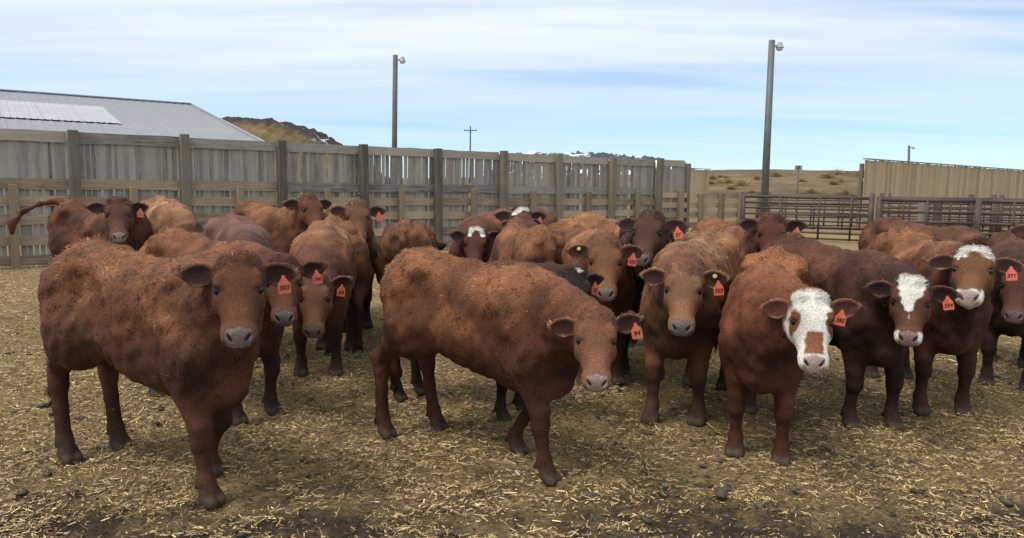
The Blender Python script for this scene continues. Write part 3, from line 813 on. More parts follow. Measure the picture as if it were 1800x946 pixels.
_es = bmesh.new()
bmesh.ops.create_uvsphere(_es, u_segments=14, v_segments=10, radius=0.0205)
EYE_ME = bm_mesh('eye', _es, M_EYE, smooth=True)
def _tag_mesh():
    bm = bmesh.new()
    out = [(-0.034, -0.105), (0.034, -0.105), (0.037, -0.098), (0.037, -0.045), (0.011, -0.010), (0.008, 0.006),
           (-0.008, 0.006), (-0.011, -0.010), (-0.037, -0.045), (-0.037, -0.098)]
    fr = [bm.verts.new((x, 0.0016, z)) for x, z in out]
    bk = [bm.verts.new((x, -0.0016, z)) for x, z in out]
    bm.faces.new(fr[::-1]); bm.faces.new(bk)
    for i in range(len(out)):
        j = (i + 1) % len(out)
        bm.faces.new((fr[i], fr[j], bk[j], bk[i]))
    return bm_mesh('ear_tag', bm, M_TAG)
TAG_ME = _tag_mesh()
_bb = bmesh.new()
bmesh.ops.create_cone(_bb, cap_ends=True, segments=14, radius1=0.014, radius2=0.011, depth=0.008)
BUTTON_ME = bm_mesh('ear_button', _bb, M_BUTTON)
def text_mesh(txt, size, mat):
    cu = bpy.data.curves.new('number', 'FONT')
    cu.body = txt; cu.size = size; cu.align_x = 'CENTER'; cu.align_y = 'CENTER'
    cu.extrude = 0.0006; cu.offset = 0.0012; cu.shear = 0.12; cu.resolution_u = 2
    o = bpy.data.objects.new('number_curve', cu)
    COL.objects.link(o)
    bpy.context.view_layer.update()
    me = bpy.data.meshes.new_from_object(o)
    bpy.data.objects.remove(o); bpy.data.curves.remove(cu)
    me.materials.clear(); me.materials.append(mat)
    return me

# ---- implicit body: stations of the trunk (x, top, bottom, half width) and head (u, top, bottom, half width)
TRUNK = np.array([(-.70, 1.07, .93, .03), (-.675, 1.145, .85, .085), (-.625, 1.198, .78, .130), (-.55, 1.222, .72, .168),
                  (-.43, 1.228, .665, .196), (-.28, 1.190, .612, .224), (-.08, 1.155, .545, .254), (.12, 1.146, .508, .258),
                  (.28, 1.152, .490, .224), (.42, 1.145, .485, .180), (.52, 1.105, .500, .140), (.585, 1.035, .55, .095),
                  (.63, .95, .63, .05)])
HEAD = np.array([(-.062, .00, -.06, .035), (-.045, .045, -.12, .085), (.0, .070, -.17, .106), (.06, .080, -.195, .117),
                 (.13, .080, -.20, .121), (.18, .074, -.19, .117), (.24, .063, -.155, .105), (.30, .055, -.115, .092),
                 (.36, .051, -.085, .083), (.40, .049, -.068, .081), (.425, .040, -.062, .079), (.448, .022, -.060, .074),
                 (.468, -.004, -.056, .060), (.480, -.026, -.048, .034)])
def dense(T, n=160):
    x = np.linspace(T[0, 0], T[-1, 0], n)
    out = [x]
    # cubic Hermite with finite-difference slopes
    X = T[:, 0]
    for c in range(1, T.shape[1]):
        Y = T[:, c]
        m = np.gradient(Y, X)
        m[0] *= 1.2; m[-1] *= 1.2
        i = np.clip(np.searchsorted(X, x) - 1, 0, len(X) - 2)
        h = X[i + 1] - X[i]; t = (x - X[i]) / h
        out.append((2*t**3 - 3*t**2 + 1) * Y[i] + (t**3 - 2*t**2 + t) * h * m[i] + (-2*t**3 + 3*t**2) * Y[i+1] + (t**3 - t**2) * h * m[i+1])
    return np.array(out, np.float32)
TR_D, HD_D = dense(TRUNK), dense(HEAD)
def loft_d(D, a, b, c, n):
    """a along the axis, b lateral, c vertical"""
    ac = np.clip(a, D[0, 0], D[0, -1])
    top = np.interp(ac, D[0], D[1]).astype(np.float32)
    bot = np.interp(ac, D[0], D[2]).astype(np.float32)
    w = np.maximum(np.interp(ac, D[0], D[3]), 0.012).astype(np.float32)
    zc = 0.5 * (top + bot); h = np.maximum(0.5 * (top - bot), 0.012)
    dz = c - zc
    rho = ((np.abs(b) / w) ** n + (np.abs(dz) / h) ** n) ** (1.0 / n) + 1e-6
    ln = np.sqrt(b * b + dz * dz) + 1e-6
    d = np.where(rho > 0.35, ln * (1 - 1 / rho), -np.minimum(w, h) * (1 - rho))
    ex = np.abs(a - ac)
    return np.where(ex > 0, np.sqrt(np.maximum(d, 0) ** 2 + ex * ex), d)

class Field:
    def __init__(self, lo, hi, vox):
        self.vox = vox; self.lo = np.array(lo, np.float32)
        self.n = np.ceil((np.array(hi) - np.array(lo)) / vox).astype(int) + 1
        self.ax = [(self.lo[i] + vox * np.arange(self.n[i])).astype(np.float32) for i in range(3)]
        self.D = np.full(self.n, 1.0, np.float32)
    def box(self, lo, hi):
        s = []
        for i in range(3):
            a = int(np.clip(math.floor((lo[i] - self.lo[i]) / self.vox), 0, self.n[i]))
            b = int(np.clip(math.ceil((hi[i] - self.lo[i]) / self.vox) + 1, 0, self.n[i]))
            s.append(slice(a, b))
        g = np.meshgrid(*(self.ax[i][s[i]] for i in range(3)), indexing='ij', sparse=True)
        return tuple(s), g
    def put(self, fn, lo, hi, k, carve=False):
        m = k + 2.5 * self.vox
        s, g = self.box(np.array(lo) - m, np.array(hi) + m)
        sub = self.D[s]
        if sub.size == 0: return
        d = fn(*g)
        if carve:
            d = -d
            h = np.maximum(k - np.abs(sub - d), 0) / k
            self.D[s] = np.maximum(sub, d) + h * h * k * 0.25
        else:
            h = np.maximum(k - np.abs(sub - d), 0) / k
            self.D[s] = np.minimum(sub, d) - h * h * k * 0.25
    def cone(self, a, b, ra, rb, k, carve=False, sc=None):
        a = np.array(a, np.float32); b = np.array(b, np.float32)
        ab = b - a; L2 = float(ab @ ab) + 1e-9
        def fn(x, y, z):
            px, py, pz = x - a[0], y - a[1], z - a[2]
            t = np.clip((px * ab[0] + py * ab[1] + pz * ab[2]) / L2, 0, 1)
            qx, qy, qz = px - t * ab[0], py - t * ab[1], pz - t * ab[2]
            if sc is not None: qx, qy, qz = qx / sc[0], qy / sc[1], qz / sc[2]
            return np.sqrt(qx * qx + qy * qy + qz * qz) - (ra + t * (rb - ra))
        r = max(ra, rb) * (max(sc) if sc is not None else 1)
        self.put(fn, np.minimum(a, b) - r, np.maximum(a, b) + r, k, carve)
    def chain(self, pts, rad, k):
        for i in range(len(pts) - 1):
            self.cone(pts[i], pts[i + 1], rad[i], rad[i + 1], k)
    def mesh(self):
        D = self.D; S = D < 0
        nx, ny, nz = self.n
        cnt = np.zeros((nx - 1, ny - 1, nz - 1), np.int8)
        offs = [(i, j, k) for i in (0, 1) for j in (0, 1) for k in (0, 1)]
        for i, j, k in offs:
            cnt += S[i:nx - 1 + i, j:ny - 1 + j, k:nz - 1 + k]
        act = np.argwhere((cnt > 0) & (cnt < 8))
        vid = np.full(cnt.shape, -1, np.int32)
        vid[act[:, 0], act[:, 1], act[:, 2]] = np.arange(len(act))
        cv = {o: D[act[:, 0] + o[0], act[:, 1] + o[1], act[:, 2] + o[2]] for o in offs}
        acc = np.zeros((len(act), 3), np.float32); num = np.zeros(len(act), np.float32)
        for o in offs:
            for ax in range(3):
                if o[ax]: continue
                q = list(o); q[ax] = 1; q = tuple(q)
                d0, d1 = cv[o], cv[q]
                ch = (d0 < 0) != (d1 < 0)
                t = np.where(ch, d0 / np.where(ch, d0 - d1, 1), 0)
                p = np.tile(np.array(o, np.float32), (len(act), 1)); p[:, ax] += t
                acc[ch] += p[ch]; num[ch] += 1
        V = (act + acc / num[:, None]) * self.vox + self.lo
        quads = []
        for ax in range(3):
            a1, a2 = (ax + 1) % 3, (ax + 2) % 3
            s0 = [slice(None)] * 3; s1 = [slice(None)] * 3
            s0[ax] = slice(0, -1); s1[ax] = slice(1, None)
            A, B = S[tuple(s0)], S[tuple(s1)]
            e = np.argwhere(A != B)
            ok = (e[:, a1] > 0) & (e[:, a2] > 0) & (e[:, a1] < self.n[a1] - 1) & (e[:, a2] < self.n[a2] - 1)
            e = e[ok]
            ins = A[e[:, 0], e[:, 1], e[:, 2]]
            def cell(d1, d2):
                c = e.copy(); c[:, a1] -= d1; c[:, a2] -= d2
                return vid[c[:, 0], c[:, 1], c[:, 2]]
            q = np.stack([cell(1, 1), cell(0, 1), cell(0, 0), cell(1, 0)], 1)
            q[~ins] = q[~ins][:, ::-1]
            quads.append(q)
        return V.astype(np.float32), np.concatenate(quads).astype(np.int32)

class Multi:
    """the same shapes put into a coarse field of the whole animal and a fine one round its head"""
    def __init__(self, *fs): self.fs = fs
    def put(self, *a, **k):
        for f in self.fs: f.put(*a, **k)
    def cone(self, *a, **k):
        for f in self.fs: f.cone(*a, **k)
    def chain(self, *a):
        for f in self.fs: f.chain(*a)
def unit(v): return v / (np.linalg.norm(v) + 1e-9)
def bez(a, c, b, n):
    t = np.linspace(0, 1, n)[:, None]
    return (1 - t) ** 2 * a + 2 * t * (1 - t) * c + t * t * b

CLUMP = Waves(11, 20, 11.0, 1.8)
LUMP = Waves(12, 14, 2.6, 1.6)
SWIRL = [Waves(21 + i, 12, 4.5, 2.0) for i in range(3)]
FINE = [Waves(31 + i, 14, 16.0, 1.6) for i in range(3)]
TINT = Waves(41, 14, 3.0, 2.0)

def build_cow(spec, index):
    s = spec.get('s', 1.0)
    rng = np.random.RandomState(100 + index)
    vox = spec['vox'] / s
    # ---- where it stands: mid of hind feet and mid of front feet on the ground
    hp, fp = np.array(spec['hind']), np.array(spec['front'])
    hd = unit(fp - hp); yaw = math.atan2(hd[1], hd[0])
    mid = 0.5 * (hp + fp)
    org = mid - hd * (-0.08 * s)
    gz = ground_z(org[0], org[1]) - 0.016
    root = empty('cow', (org[0], org[1], gz), yaw, spec['label'], 'cow', 'beef cattle herd in the pen')
    c, sn = math.cos(yaw), math.sin(yaw)
    def to_local(P):
        q = (np.asarray(P, float) - np.array([org[0], org[1], gz])) / s
        return np.array([q[0] * c + q[1] * sn, -q[0] * sn + q[1] * c, q[2]])
    def dir_local(d):
        return np.array([d[0] * c + d[1] * sn, -d[0] * sn + d[1] * c, d[2]])
    # ---- head frame
    O = to_local(spec['poll'])
    nb = np.array([.46, 0, 1.02])
    reach = np.linalg.norm(O - nb)
    lim = np.clip(reach, .315, .62)
    if abs(lim - reach) > 0.005:
        print('cow', spec['id'], 'reach %.2f -> %.2f' % (reach, lim), 'poll local', np.round(O, 2))
        O = nb + (O - nb) * lim / reach
    lw = spec.get('look', 0.0)                       # degrees: 0 looks at the camera, + turns to the picture's right
    pw = np.array(spec['poll']); cd = unit(np.array([-pw[0], -pw[1], 0]))
    a = R(lw); fh = np.array([cd[0] * math.cos(a) - cd[1] * math.sin(a), cd[0] * math.sin(a) + cd[1] * math.cos(a), 0])
    fh = dir_local(fh)
    p = R(spec.get('pitch', 52))
    zax = np.array([0, 0, 1.0])
    U = math.cos(p) * fh - math.sin(p) * zax
    Vv = math.sin(p) * fh + math.cos(p) * zax
    W = np.cross(Vv, U)                              # the animal's left
    W = np.cross(zax, fh) if np.linalg.norm(W) < .1 else W
    if np.dot(W, np.cross(zax, fh)) < 0: W = -W
    ro = R(spec.get('tilt', 0))
    W, Vv = W * math.cos(ro) + Vv * math.sin(ro), Vv * math.cos(ro) - W * math.sin(ro)
    hs = .88 * spec.get('hs', 1.0)                         # head size
    Hd = lambda u, v, w: O + hs * (u * U + v * Vv + w * W)
    tail = spec.get('tail', [(-.69, 0, 1.15), (-.745, 0, 1.06), (-.755, 0, .86), (-.75, .01, .60), (-.745, .02, .40), (-.74, .02, .30)])
    tail = np.array(tail, float); tail[2:, 1] += spec.get('sway', 0) * np.array([.3, .7, 1, 1])
    trad = [.042, .034, .027, .024, .036, .014]
    pts = np.vstack([[Hd(.5, 0, .1)], [Hd(.2, -.2, -.3)], [Hd(-.1, .1, .3)], [Hd(-.1, .1, -.3)], [Hd(.2, -.2, .3)], tail,
                     [[-.8, -.36, -.02]], [[.8, .36, 1.3]]])
    lo, hi = pts.min(0) - .09, pts.max(0) + .09
    lo[2] = -.03
    fields = [Field(lo, hi, vox)]
    fine = spec.get('fine')
    if fine:
        hb = np.array([Hd(u_, v_, w_) for u_ in (-.11, .53) for v_ in (-.26, .14) for w_ in (-.36, .36)])
        fields.append(Field(np.maximum(hb.min(0), lo), np.minimum(hb.max(0), hi), fine / s))
    f = Multi(*fields)
    # ---- trunk
    fat = spec.get('fat', 1.0)
    f.put(lambda x, y, z: loft_d(TR_D, x + 0 * y + 0 * z, y / fat + 0 * x + 0 * z, z + 0 * x + 0 * y, 2.25), (-.72, -.33, .5), (.7, .33, 1.26), .02)
    f.cone((-.62, 0, 1.195), (-.45, 0, 1.205), .040, .044, .06)
    f.cone((-.45, 0, 1.195), (.28, 0, 1.115), .042, .05, .06)
    for sd in (1, -1):
        f.cone((-.44, sd * .150, 1.160), (-.38, sd * .178, 1.122), .052, .044, .10)
        f.cone((-.655, sd * .085, 1.11), (-.62, sd * .12, 1.05), .055, .06, .08)
        f.cone((.30, sd * .105, 1.045), (.44, sd * .135, .76), .10, .12, .12)
        f.cone((-.50, sd * .115, .99), (-.37, sd * .150, .76), .150, .118, .10)
        f.cone((-.59, sd * .100, .95), (-.53, sd * .115, .72), .105, .098, .10)
    f.cone((.49, 0, .76), (.53, 0, .58), .140, .100, .10)
    f.cone((.50, 0, .535), (.28, 0, .53), .06, .08, .10)
    for sd in (1, -1):
        f.cone((-.25, sd * .312, 1.02), (-.16, sd * .330, .96), .065, .065, .18, carve=True)      # hollow of the flank
        f.cone((-.30, sd * .300, .66), (-.20, sd * .315, .62), .05, .05, .13, carve=True)
        f.cone((.16, sd * .330, .86), (.18, sd * .326, .66), .065, .065, .14, carve=True)         # behind the shoulder
        f.cone((.37, sd * .178, .86), (.46, sd * .148, .76), .054, .062, .07)                    # point of the shoulder
    # ---- legs
    st = spec.get('stride', (0, 0, 0, 0))            # front left, front right, hind left, hind right
    li = spec.get('lift', (0, 0, 0, 0))
    lt = .95 * spec.get('thick', 1.0)
    hoofs = []
    for sd, dx, up in ((1, st[0], li[0]), (-1, st[1], li[1])):
        E = np.array([.40 + dx * .12, sd * .145, .66]); K = np.array([.43 + dx * .58, sd * .140, .345 + up * .6])
        Fk = np.array([.41 + dx * .98 - up * .3, sd * .138, .120 + up]); Hf = np.array([.448 + dx - up * .3, sd * .138, .040 + up])
        f.cone(E, K + [-.012, 0, .07], .116 * lt, .058 * lt, .08)
        f.cone(K + [.004, 0, .045], K + [.006, 0, -.03], .060 * lt, .053 * lt, .03)
        f.cone(K - [0, 0, .03], K + (Fk - K) * .5, .048 * lt, .037 * lt, .03)
        f.cone(K + (Fk - K) * .5, Fk, .037 * lt, .042 * lt, .02)
        hoofs.append((Fk, Hf, sd))
    for sd, dx, up in ((1, st[2], li[2]), (-1, st[3], li[3])):
        S = np.array([-.36 + dx * .2, sd * .160, .74]); H = np.array([-.650 + dx * .7, sd * .132, .47 + up * .5])
        Fk = np.array([-.605 + dx * .97, sd * .132, .130 + up]); Hf = np.array([-.560 + dx, sd * .132, .040 + up])
        f.cone((-.46 + dx * .1, sd * .145, .80), S + [-.03, 0, -.06], .148, .110, .08)
        f.cone(S + [-.08, 0, .02], H + [.03, 0, .08], .126 * lt, .059 * lt, .08)
        f.cone(H + [-.03, 0, .055], H + [.012, 0, -.02], .036 * lt, .050 * lt, .03)
        f.cone(H + [.012, 0, .02], H + (Fk - H) * .45, .052 * lt, .040 * lt, .03)
        f.cone(H + (Fk - H) * .45, Fk, .040 * lt, .044 * lt, .02)
        hoofs.append((Fk, Hf, sd))
    for Fk, Hf, sd in hoofs:
        f.cone(Fk, Fk + (Hf - Fk) * .7, .049 * lt, .044 * lt, .02)
        for q in (1, -1):
            f.cone(Fk + [-.045, q * .020, -.025], Fk + [-.050, q * .022, -.04], .013, .010, .012)      # dewclaws
            f.cone(Hf + [-.018, q * .024, .022], Hf + [.024, q * .027, -.014], .036, .032, .010)
    # ---- neck
    A1, A2 = Hd(-.0, -.06, 0), Hd(.08, -.135, 0)
    B1, B2 = np.array([.24, 0, 1.04]), np.array([.46, 0, .84])
    n1 = bez(B1, B1 + np.array([.20, 0, .05 + .25 * (A1[2] - 1.1)]), A1, 6)
    n2 = bez(B2, B2 + np.array([.13, 0, .06]), A2, 6)
    f.chain(n1, np.linspace(.125, .072, 6), .09)
    f.chain(n2, np.linspace(.148, .074, 6), .09)
    n3 = 0.5 * (n1 + n2)
    f.chain(n3, np.linspace(.162, .086, 6), .09)
    dl = bez(np.array([.55, 0, .70]), B2 + np.array([.22, 0, -.06]), Hd(.12, -.20, 0), 6)
    f.chain(dl, [.07, .05, .042, .04, .036, .03], .07)
    # ---- head
    def hcoord(x, y, z):
        x, y, z = (x - O[0]) / hs, (y - O[1]) / hs, (z - O[2]) / hs
        return (x * U[0] + y * U[1] + z * U[2], x * Vv[0] + y * Vv[1] + z * Vv[2], x * W[0] + y * W[1] + z * W[2])
    def head_fn(x, y, z):
        u, v, w = hcoord(x, y, z)
        return loft_d(HD_D, u, w, v, 2.5) * hs
    hc = np.array([Hd(u, v, w) for u in (-.07, .49) for v in (-.21, .1) for w in (-.13, .13)])
    f.put(head_fn, hc.min(0), hc.max(0), .045)
    f.cone(Hd(.10, -.125, 0), Hd(.41, -.078, 0), .062 * hs, .036 * hs, .012)
    f.cone(Hd(-.005, .038, .035), Hd(-.005, .038, -.035), .048 * hs, .048 * hs, .05)     # poll crown
    for sd in (1, -1):
        f.cone(Hd(.115, .050, sd * .090), Hd(.155, .050, sd * .099), .030 * hs, .024 * hs, .03)   # brow
        f.cone(Hd(.21, -.03, sd * .080), Hd(.20, -.09, sd * .080), .03 * hs, .04 * hs, .05)      # cheek
        f.cone(Hd(.405, -.005, sd * .050), Hd(.438, -.008, sd * .052), .036 * hs, .032 * hs, .02) # nostril wing
        f.cone(Hd(.172, .026, sd * .130), Hd(.172, .024, sd * .118), .019 * hs, .021 * hs, .012, carve=True)
        f.cone(Hd(.448, .030, sd * .053), Hd(.462, .008, sd * .036), .0105 * hs, .0105 * hs, .008, carve=True)
    # ---- ears: a cupped leaf
    et = max(.010, .85 * (fine / s if fine else vox) / hs)
    ears, ear_fns = [], []
    for sd in (1, -1):
        dr = R(spec.get('ear', (0, 0))[0 if sd == 1 else 1])        # degrees of droop
        base = np.array([.045, -.005, sd * .103])
        ax_ = np.array([-.10 * math.cos(dr) + .80 * math.sin(dr), -.08 - .5 * math.sin(dr), sd * .99 * math.cos(dr)]); ax_ = unit(ax_)
        nr = unit(np.array([.52, .85, sd * .10])); nr = unit(nr - ax_ * (nr @ ax_))
        e2 = np.cross(nr, ax_)
        if e2[0] > 0: e2 = -e2
        LN = .200
        def ear_fn(x, y, z, base=base, ax_=ax_, nr=nr, e2=e2):
            u, v, w = hcoord(x, y, z)
            u, v, w = u - base[0], v - base[1], w - base[2]
            t = (u * ax_[0] + v * ax_[1] + w * ax_[2])
            q = u * e2[0] + v * e2[1] + w * e2[2]
            n = u * nr[0] + v * nr[1] + w * nr[2]
            tt = np.clip(t / LN, 0, 1)
            wid = np.interp(tt, [0, .10, .26, .46, .66, .84, .95, 1], [.024, .037, .057, .066, .058, .038, .020, .006]).astype(np.float32)
            q0 = -.012 * np.sin(tt * 3.14)                         # lower edge hangs fuller
            qq = q - q0
            cup = -.030 * np.sin(np.clip(tt, 0, 1) * 2.6) * (1 - np.clip(np.abs(qq) / .076, 0, 1.2) ** 2) + .006
            ex = np.where(t < 0, -t, np.where(t > LN, t - LN, 0))
            dq = np.maximum(np.abs(qq) - wid + et, 0)
            return (np.sqrt(dq ** 2 + (n - cup) ** 2 + ex ** 2) - et) * hs * .9
        ec = np.array([O + hs * ((base + ax_ * t + e2 * q + nr * n)[0] * U + (base + ax_ * t + e2 * q + nr * n)[1] * Vv + (base + ax_ * t + e2 * q + nr * n)[2] * W)
                       for t in (-.02, LN + .01) for q in (-.09, .09) for n in (-.05, .03)])
        f.put(ear_fn, ec.min(0), ec.max(0), .018)
        ears.append((base, ax_, nr, e2)); ear_fns.append(ear_fn)
    # ---- tail
    f.chain(tail, trad, .03)
    s_, g_ = fields[0].box((-9, -9, -9), (9, 9, 9))
    fields[0].D = np.maximum(fields[0].D, -(g_[2] + 0 * fields[0].D))
    V, Q = fields[0].mesh()
    if fine:
        def in_head(P):
            uu, vv, ww = hcoord(P[:, 0], P[:, 1], P[:, 2])
            r_ = (loft_d(HD_D, uu, ww, vv, 2.5) < .06) & (uu > -.005) & (vv > -.17)
            for (base, ax_, nr, e2), efn in zip(ears, ear_fns):
                t_ = (uu - base[0]) * ax_[0] + (vv - base[1]) * ax_[1] + (ww - base[2]) * ax_[2]
                r_ |= (efn(P[:, 0], P[:, 1], P[:, 2]) < .012) & (t_ > .03)
            return r_
        V2, Q2 = fields[1].mesh()
        Q = Q[~in_head(V[Q].mean(1))]; Q2 = Q2[in_head(V2[Q2].mean(1))]
        Q = np.concatenate([Q, Q2 + len(V)]); V = np.concatenate([V, V2])
        used = np.zeros(len(V), bool); used[Q.ravel()] = True
        mp_ = np.cumsum(used) - 1; V = V[used]; Q = mp_[Q].astype(np.int32)
    # ---- vertex normals
    def vnorm(V):
        n = np.zeros_like(V)
        fn = np.cross(V[Q[:, 2]] - V[Q[:, 0]], V[Q[:, 3]] - V[Q[:, 1]])
        for k in range(4): np.add.at(n, Q[:, k], fn)
        return n / (np.linalg.norm(n, axis=1)[:, None] + 1e-12)
    Nn = vnorm(V)
    u, v, w = hcoord(V[:, 0], V[:, 1], V[:, 2])
    hdist = loft_d(HD_D, u, w, v, 2.5)
    earw = np.zeros(len(V), np.float32); ear_in = np.zeros(len(V), np.float32); ear_edge = np.zeros(len(V), np.float32)
    for (base, ax_, nr, e2), efn in zip(ears, ear_fns):
        uu, vv, ww = u - base[0], v - base[1], w - base[2]
        t = uu * ax_[0] + vv * ax_[1] + ww * ax_[2]; q = uu * e2[0] + vv * e2[1] + ww * e2[2]; n = uu * nr[0] + vv * nr[1] + ww * nr[2]
        ins = sstep(.007, .002, efn(V[:, 0], V[:, 1], V[:, 2])) * sstep(.02, .045, t) * sstep(.004, .016, hdist)
        earw = np.maximum(earw, ins)
        nl = Nn @ (nr[0] * U + nr[1] * Vv + nr[2] * W).astype(np.float32)
        wid = np.interp(np.clip(t / LN, 0, 1), [0, .10, .26, .46, .66, .84, .95, 1], [.024, .037, .057, .066, .058, .038, .020, .006])
        edge = sstep(.60, .98, np.abs(q + .012) / wid) + sstep(.86, .97, t / LN)
        ear_in = np.maximum(ear_in, ins * sstep(.1, .5, nl) * (1 - np.clip(edge, 0, 1)))
        ear_edge = np.maximum(ear_edge, ins * np.clip(edge, 0, 1))
    headw = sstep(.05, .02, hdist) * sstep(-.05, .02, u) * (1 - earw)
    tdist = loft_d(TR_D, V[:, 0], V[:, 1], V[:, 2], 2.25)
    legw = sstep(.60, .45, V[:, 2]) * sstep(.0, .05, tdist) * (1 - headw) * (1 - earw)
    body = (1 - legw) * (1 - headw) * (1 - earw)
    # ---- uneven coat
    seedoff = np.array([index * 3.7, index * 1.3, index * 2.1], np.float32)
    sm = sstep(.04, .10, V[:, 2])
    fluff = spec.get('fluff', 1.0)
    V = V + Nn * (body * (LUMP(V + seedoff) * .0022 + CLUMP(V * [1, 1, .7] + seedoff) * .0032 * fluff) + legw * sm * CLUMP(V + seedoff) * .0008)[:, None]
    Nn = vnorm(V)
    # ---- colours
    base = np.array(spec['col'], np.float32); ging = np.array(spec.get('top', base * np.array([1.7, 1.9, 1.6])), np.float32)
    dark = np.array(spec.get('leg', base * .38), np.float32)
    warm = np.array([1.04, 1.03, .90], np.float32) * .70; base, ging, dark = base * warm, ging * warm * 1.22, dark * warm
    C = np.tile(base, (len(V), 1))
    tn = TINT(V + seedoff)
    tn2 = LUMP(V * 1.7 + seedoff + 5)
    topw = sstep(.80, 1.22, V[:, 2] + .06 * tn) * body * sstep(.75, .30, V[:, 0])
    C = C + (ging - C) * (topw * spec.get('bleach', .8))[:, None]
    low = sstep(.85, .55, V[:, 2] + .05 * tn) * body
    C = C + (dark - C) * (low * .6)[:, None]  # dark coat low down, with the shade under the body painted in
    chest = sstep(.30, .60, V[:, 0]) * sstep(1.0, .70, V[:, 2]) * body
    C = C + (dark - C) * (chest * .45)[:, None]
    C = C + (dark - C) * (legw * sstep(.62, .34, V[:, 2] + .04 * tn) * .9)[:, None]
    C *= np.exp(.13 * tn + .10 * tn2)[:, None]
    mudw = sstep(.19, .06, V[:, 2] + .05 * tn2) * .65
    C = C + (np.array([.046, .030, .020]) - C) * mudw[:, None]
    gloss = np.zeros(len(V), np.float32)
    # head
    face = np.array(spec.get('face', base * 1.15), np.float32) * warm * 1.08
    C = C + (face - C) * (headw * .8)[:, None]
    C *= (1 - headw * .22 * sstep(.10, -.02, u) * 0)[:, None]
    bridge = headw * sstep(.22, .30, u) * sstep(.42, .36, u) * sstep(.06, .03, np.abs(w)) * sstep(0, .03, v)
    C = C * (1 + .35 * bridge * spec.get('bridge', 1.0))[:, None]
    aw = np.abs(w)
    wn_ = SWIRL[0](V * 3 + seedoff) * .010
    pat = spec.get('pat', 'plain')
    white = np.zeros(len(V), np.float32)
    front = sstep(-.09, -.04, v)
    if pat == 'hereford':
        white = sstep(.112, .098, aw + wn_ * .6) * sstep(-.035, -.02, u) * front
        side = sstep(-.15, -.11, v + .02 * tn2) * sstep(.04, .12, u)
        white = np.maximum(white, side)
        eyep = sstep(1.0, .8, np.sqrt(((u - .185) / .075) ** 2 + ((aw - .118) / .052) ** 2) + wn_ * 8) * sstep(-.06, -.02, v)
        white *= 1 - eyep
        nosep = sstep(.245, .265, u + .5 * np.maximum(0, -w) * 0) * sstep(.415, .395, u) * sstep(.010, -.004, aw - .028 - (u - .25) * .22 + wn_ * .4 - .03 * (w > 0) * sstep(.36, .22, u)) * sstep(-.02, .01, v)
        white *= 1 - nosep
        white = np.maximum(white, sstep(.395, .41, u) * sstep(-.2, -.1, v))
    elif pat == 'blaze':
        white = sstep(.012, -.006, aw - np.interp(u, [-.06, .0, .08, .15, .20, .25, .27], [.05, .078, .080, .055, .035, .02, -.03]) + wn_ * .8 + .012 * np.sign(w) * sstep(.1, .2, u)) * sstep(.0, .03, v) * sstep(-.065, -.05, u)
        white = np.maximum(white, sstep(.395, .415, u) * sstep(.050, .062, aw) * sstep(-.05, -.02, v))
    elif pat == 'crown':
        white = sstep(.012, -.006, u - .035 - .035 * np.abs(np.sin(aw * 26)) * (aw < .1) - .05 * sstep(.07, .1, aw) + wn_) * sstep(-.075, -.06, u) * sstep(-.02, .02, v) * sstep(.125, .11, aw)
        white *= 1 - sstep(.02, .012, aw) * sstep(.0, -.03, u)
        white = np.maximum(white, sstep(.395, .41, u + .01 * np.sin(w * 60)) * sstep(-.2, -.12, v))
        white = np.maximum(white, sstep(.36, .375, u) * sstep(.065, .075, w) * sstep(-.06, -.03, v))
    elif pat == 'patches':
        for cu_, cw_, ru, rw, an in ((.045, .062, .075, .026, .5), (.035, -.055, .060, .030, -.2), (.005, .02, .022, .05, .0)):
            du, dw = u - cu_, w - cw_
            r_ = np.sqrt(((du * math.cos(an) + dw * math.sin(an)) / ru) ** 2 + ((-du * math.sin(an) + dw * math.cos(an)) / rw) ** 2)
            white = np.maximum(white, sstep(1.05, .9, r_ + wn_ * 14) * sstep(-.01, .02, v))
    elif pat == 'bar':
        white = sstep(.034, .026, np.abs(u - .045 + w * .42) + wn_ * .9) * sstep(.10, .09, aw) * sstep(-.01, .02, v)
    elif pat == 'spot':
        white = sstep(1.1, .9, np.sqrt(((u - .0) / .02) ** 2 + ((w - .02) / .025) ** 2)) * sstep(.0, .03, v)
    white *= headw
    wc = np.array([.66, .62, .54], np.float32) * (1 + .07 * tn[:, None] + .05 * tn2[:, None])
    C = C + (wc - C) * white[:, None]
    # muzzle, nose pad, nostrils, lips, eye rims
    ring = headw * sstep(.36, .40, u) * (1 - white)
    nose = np.array(spec.get('nose', (.30, .20, .17)), np.float32)
    C = C + (C * np.array([1.25, 1.3, 1.3]) + .015 - C) * (ring * .8)[:, None]
    pad = headw * sstep(.408, .424, u + .010 * sstep(.045, .0, aw)) * sstep(-.036, -.028, v) * sstep(.066, .056, aw)
    C = C + (nose * (1 + .12 * tn2[:, None]) - C) * pad[:, None]
    gloss = np.maximum(gloss, pad * .8)
    for sd in (1, -1):
        dn = np.sqrt(((u - .452) / .034) ** 2 + ((v - .018 - 1.1 * (np.abs(w) - .045)) / .013) ** 2 + ((w - sd * .045) / .018) ** 2)
        nt_ = sstep(1.15, .75, dn) * (hdist < .05)
        C = C + (np.array([.018, .012, .011]) - C) * nt_[:, None]
        de = np.sqrt(((u - .172) / .036) ** 2 + ((v - .026) / .030) ** 2 + ((w - sd * .120) / .04) ** 2)
        er = sstep(1.0, .7, de)
        C = C + (np.array([.035, .022, .018]) - C) * (er * .85)[:, None]
    lip = headw * sstep(.34, .38, u) * sstep(.013, .004, np.abs(v + .064))
    C = C * (1 - .65 * lip)[:, None]
    # ears: dusky inside, pale fringe
    eb = np.array(spec.get('earcol', base * .5), np.float32)
    C = C + (eb - C) * (earw * .85)[:, None]
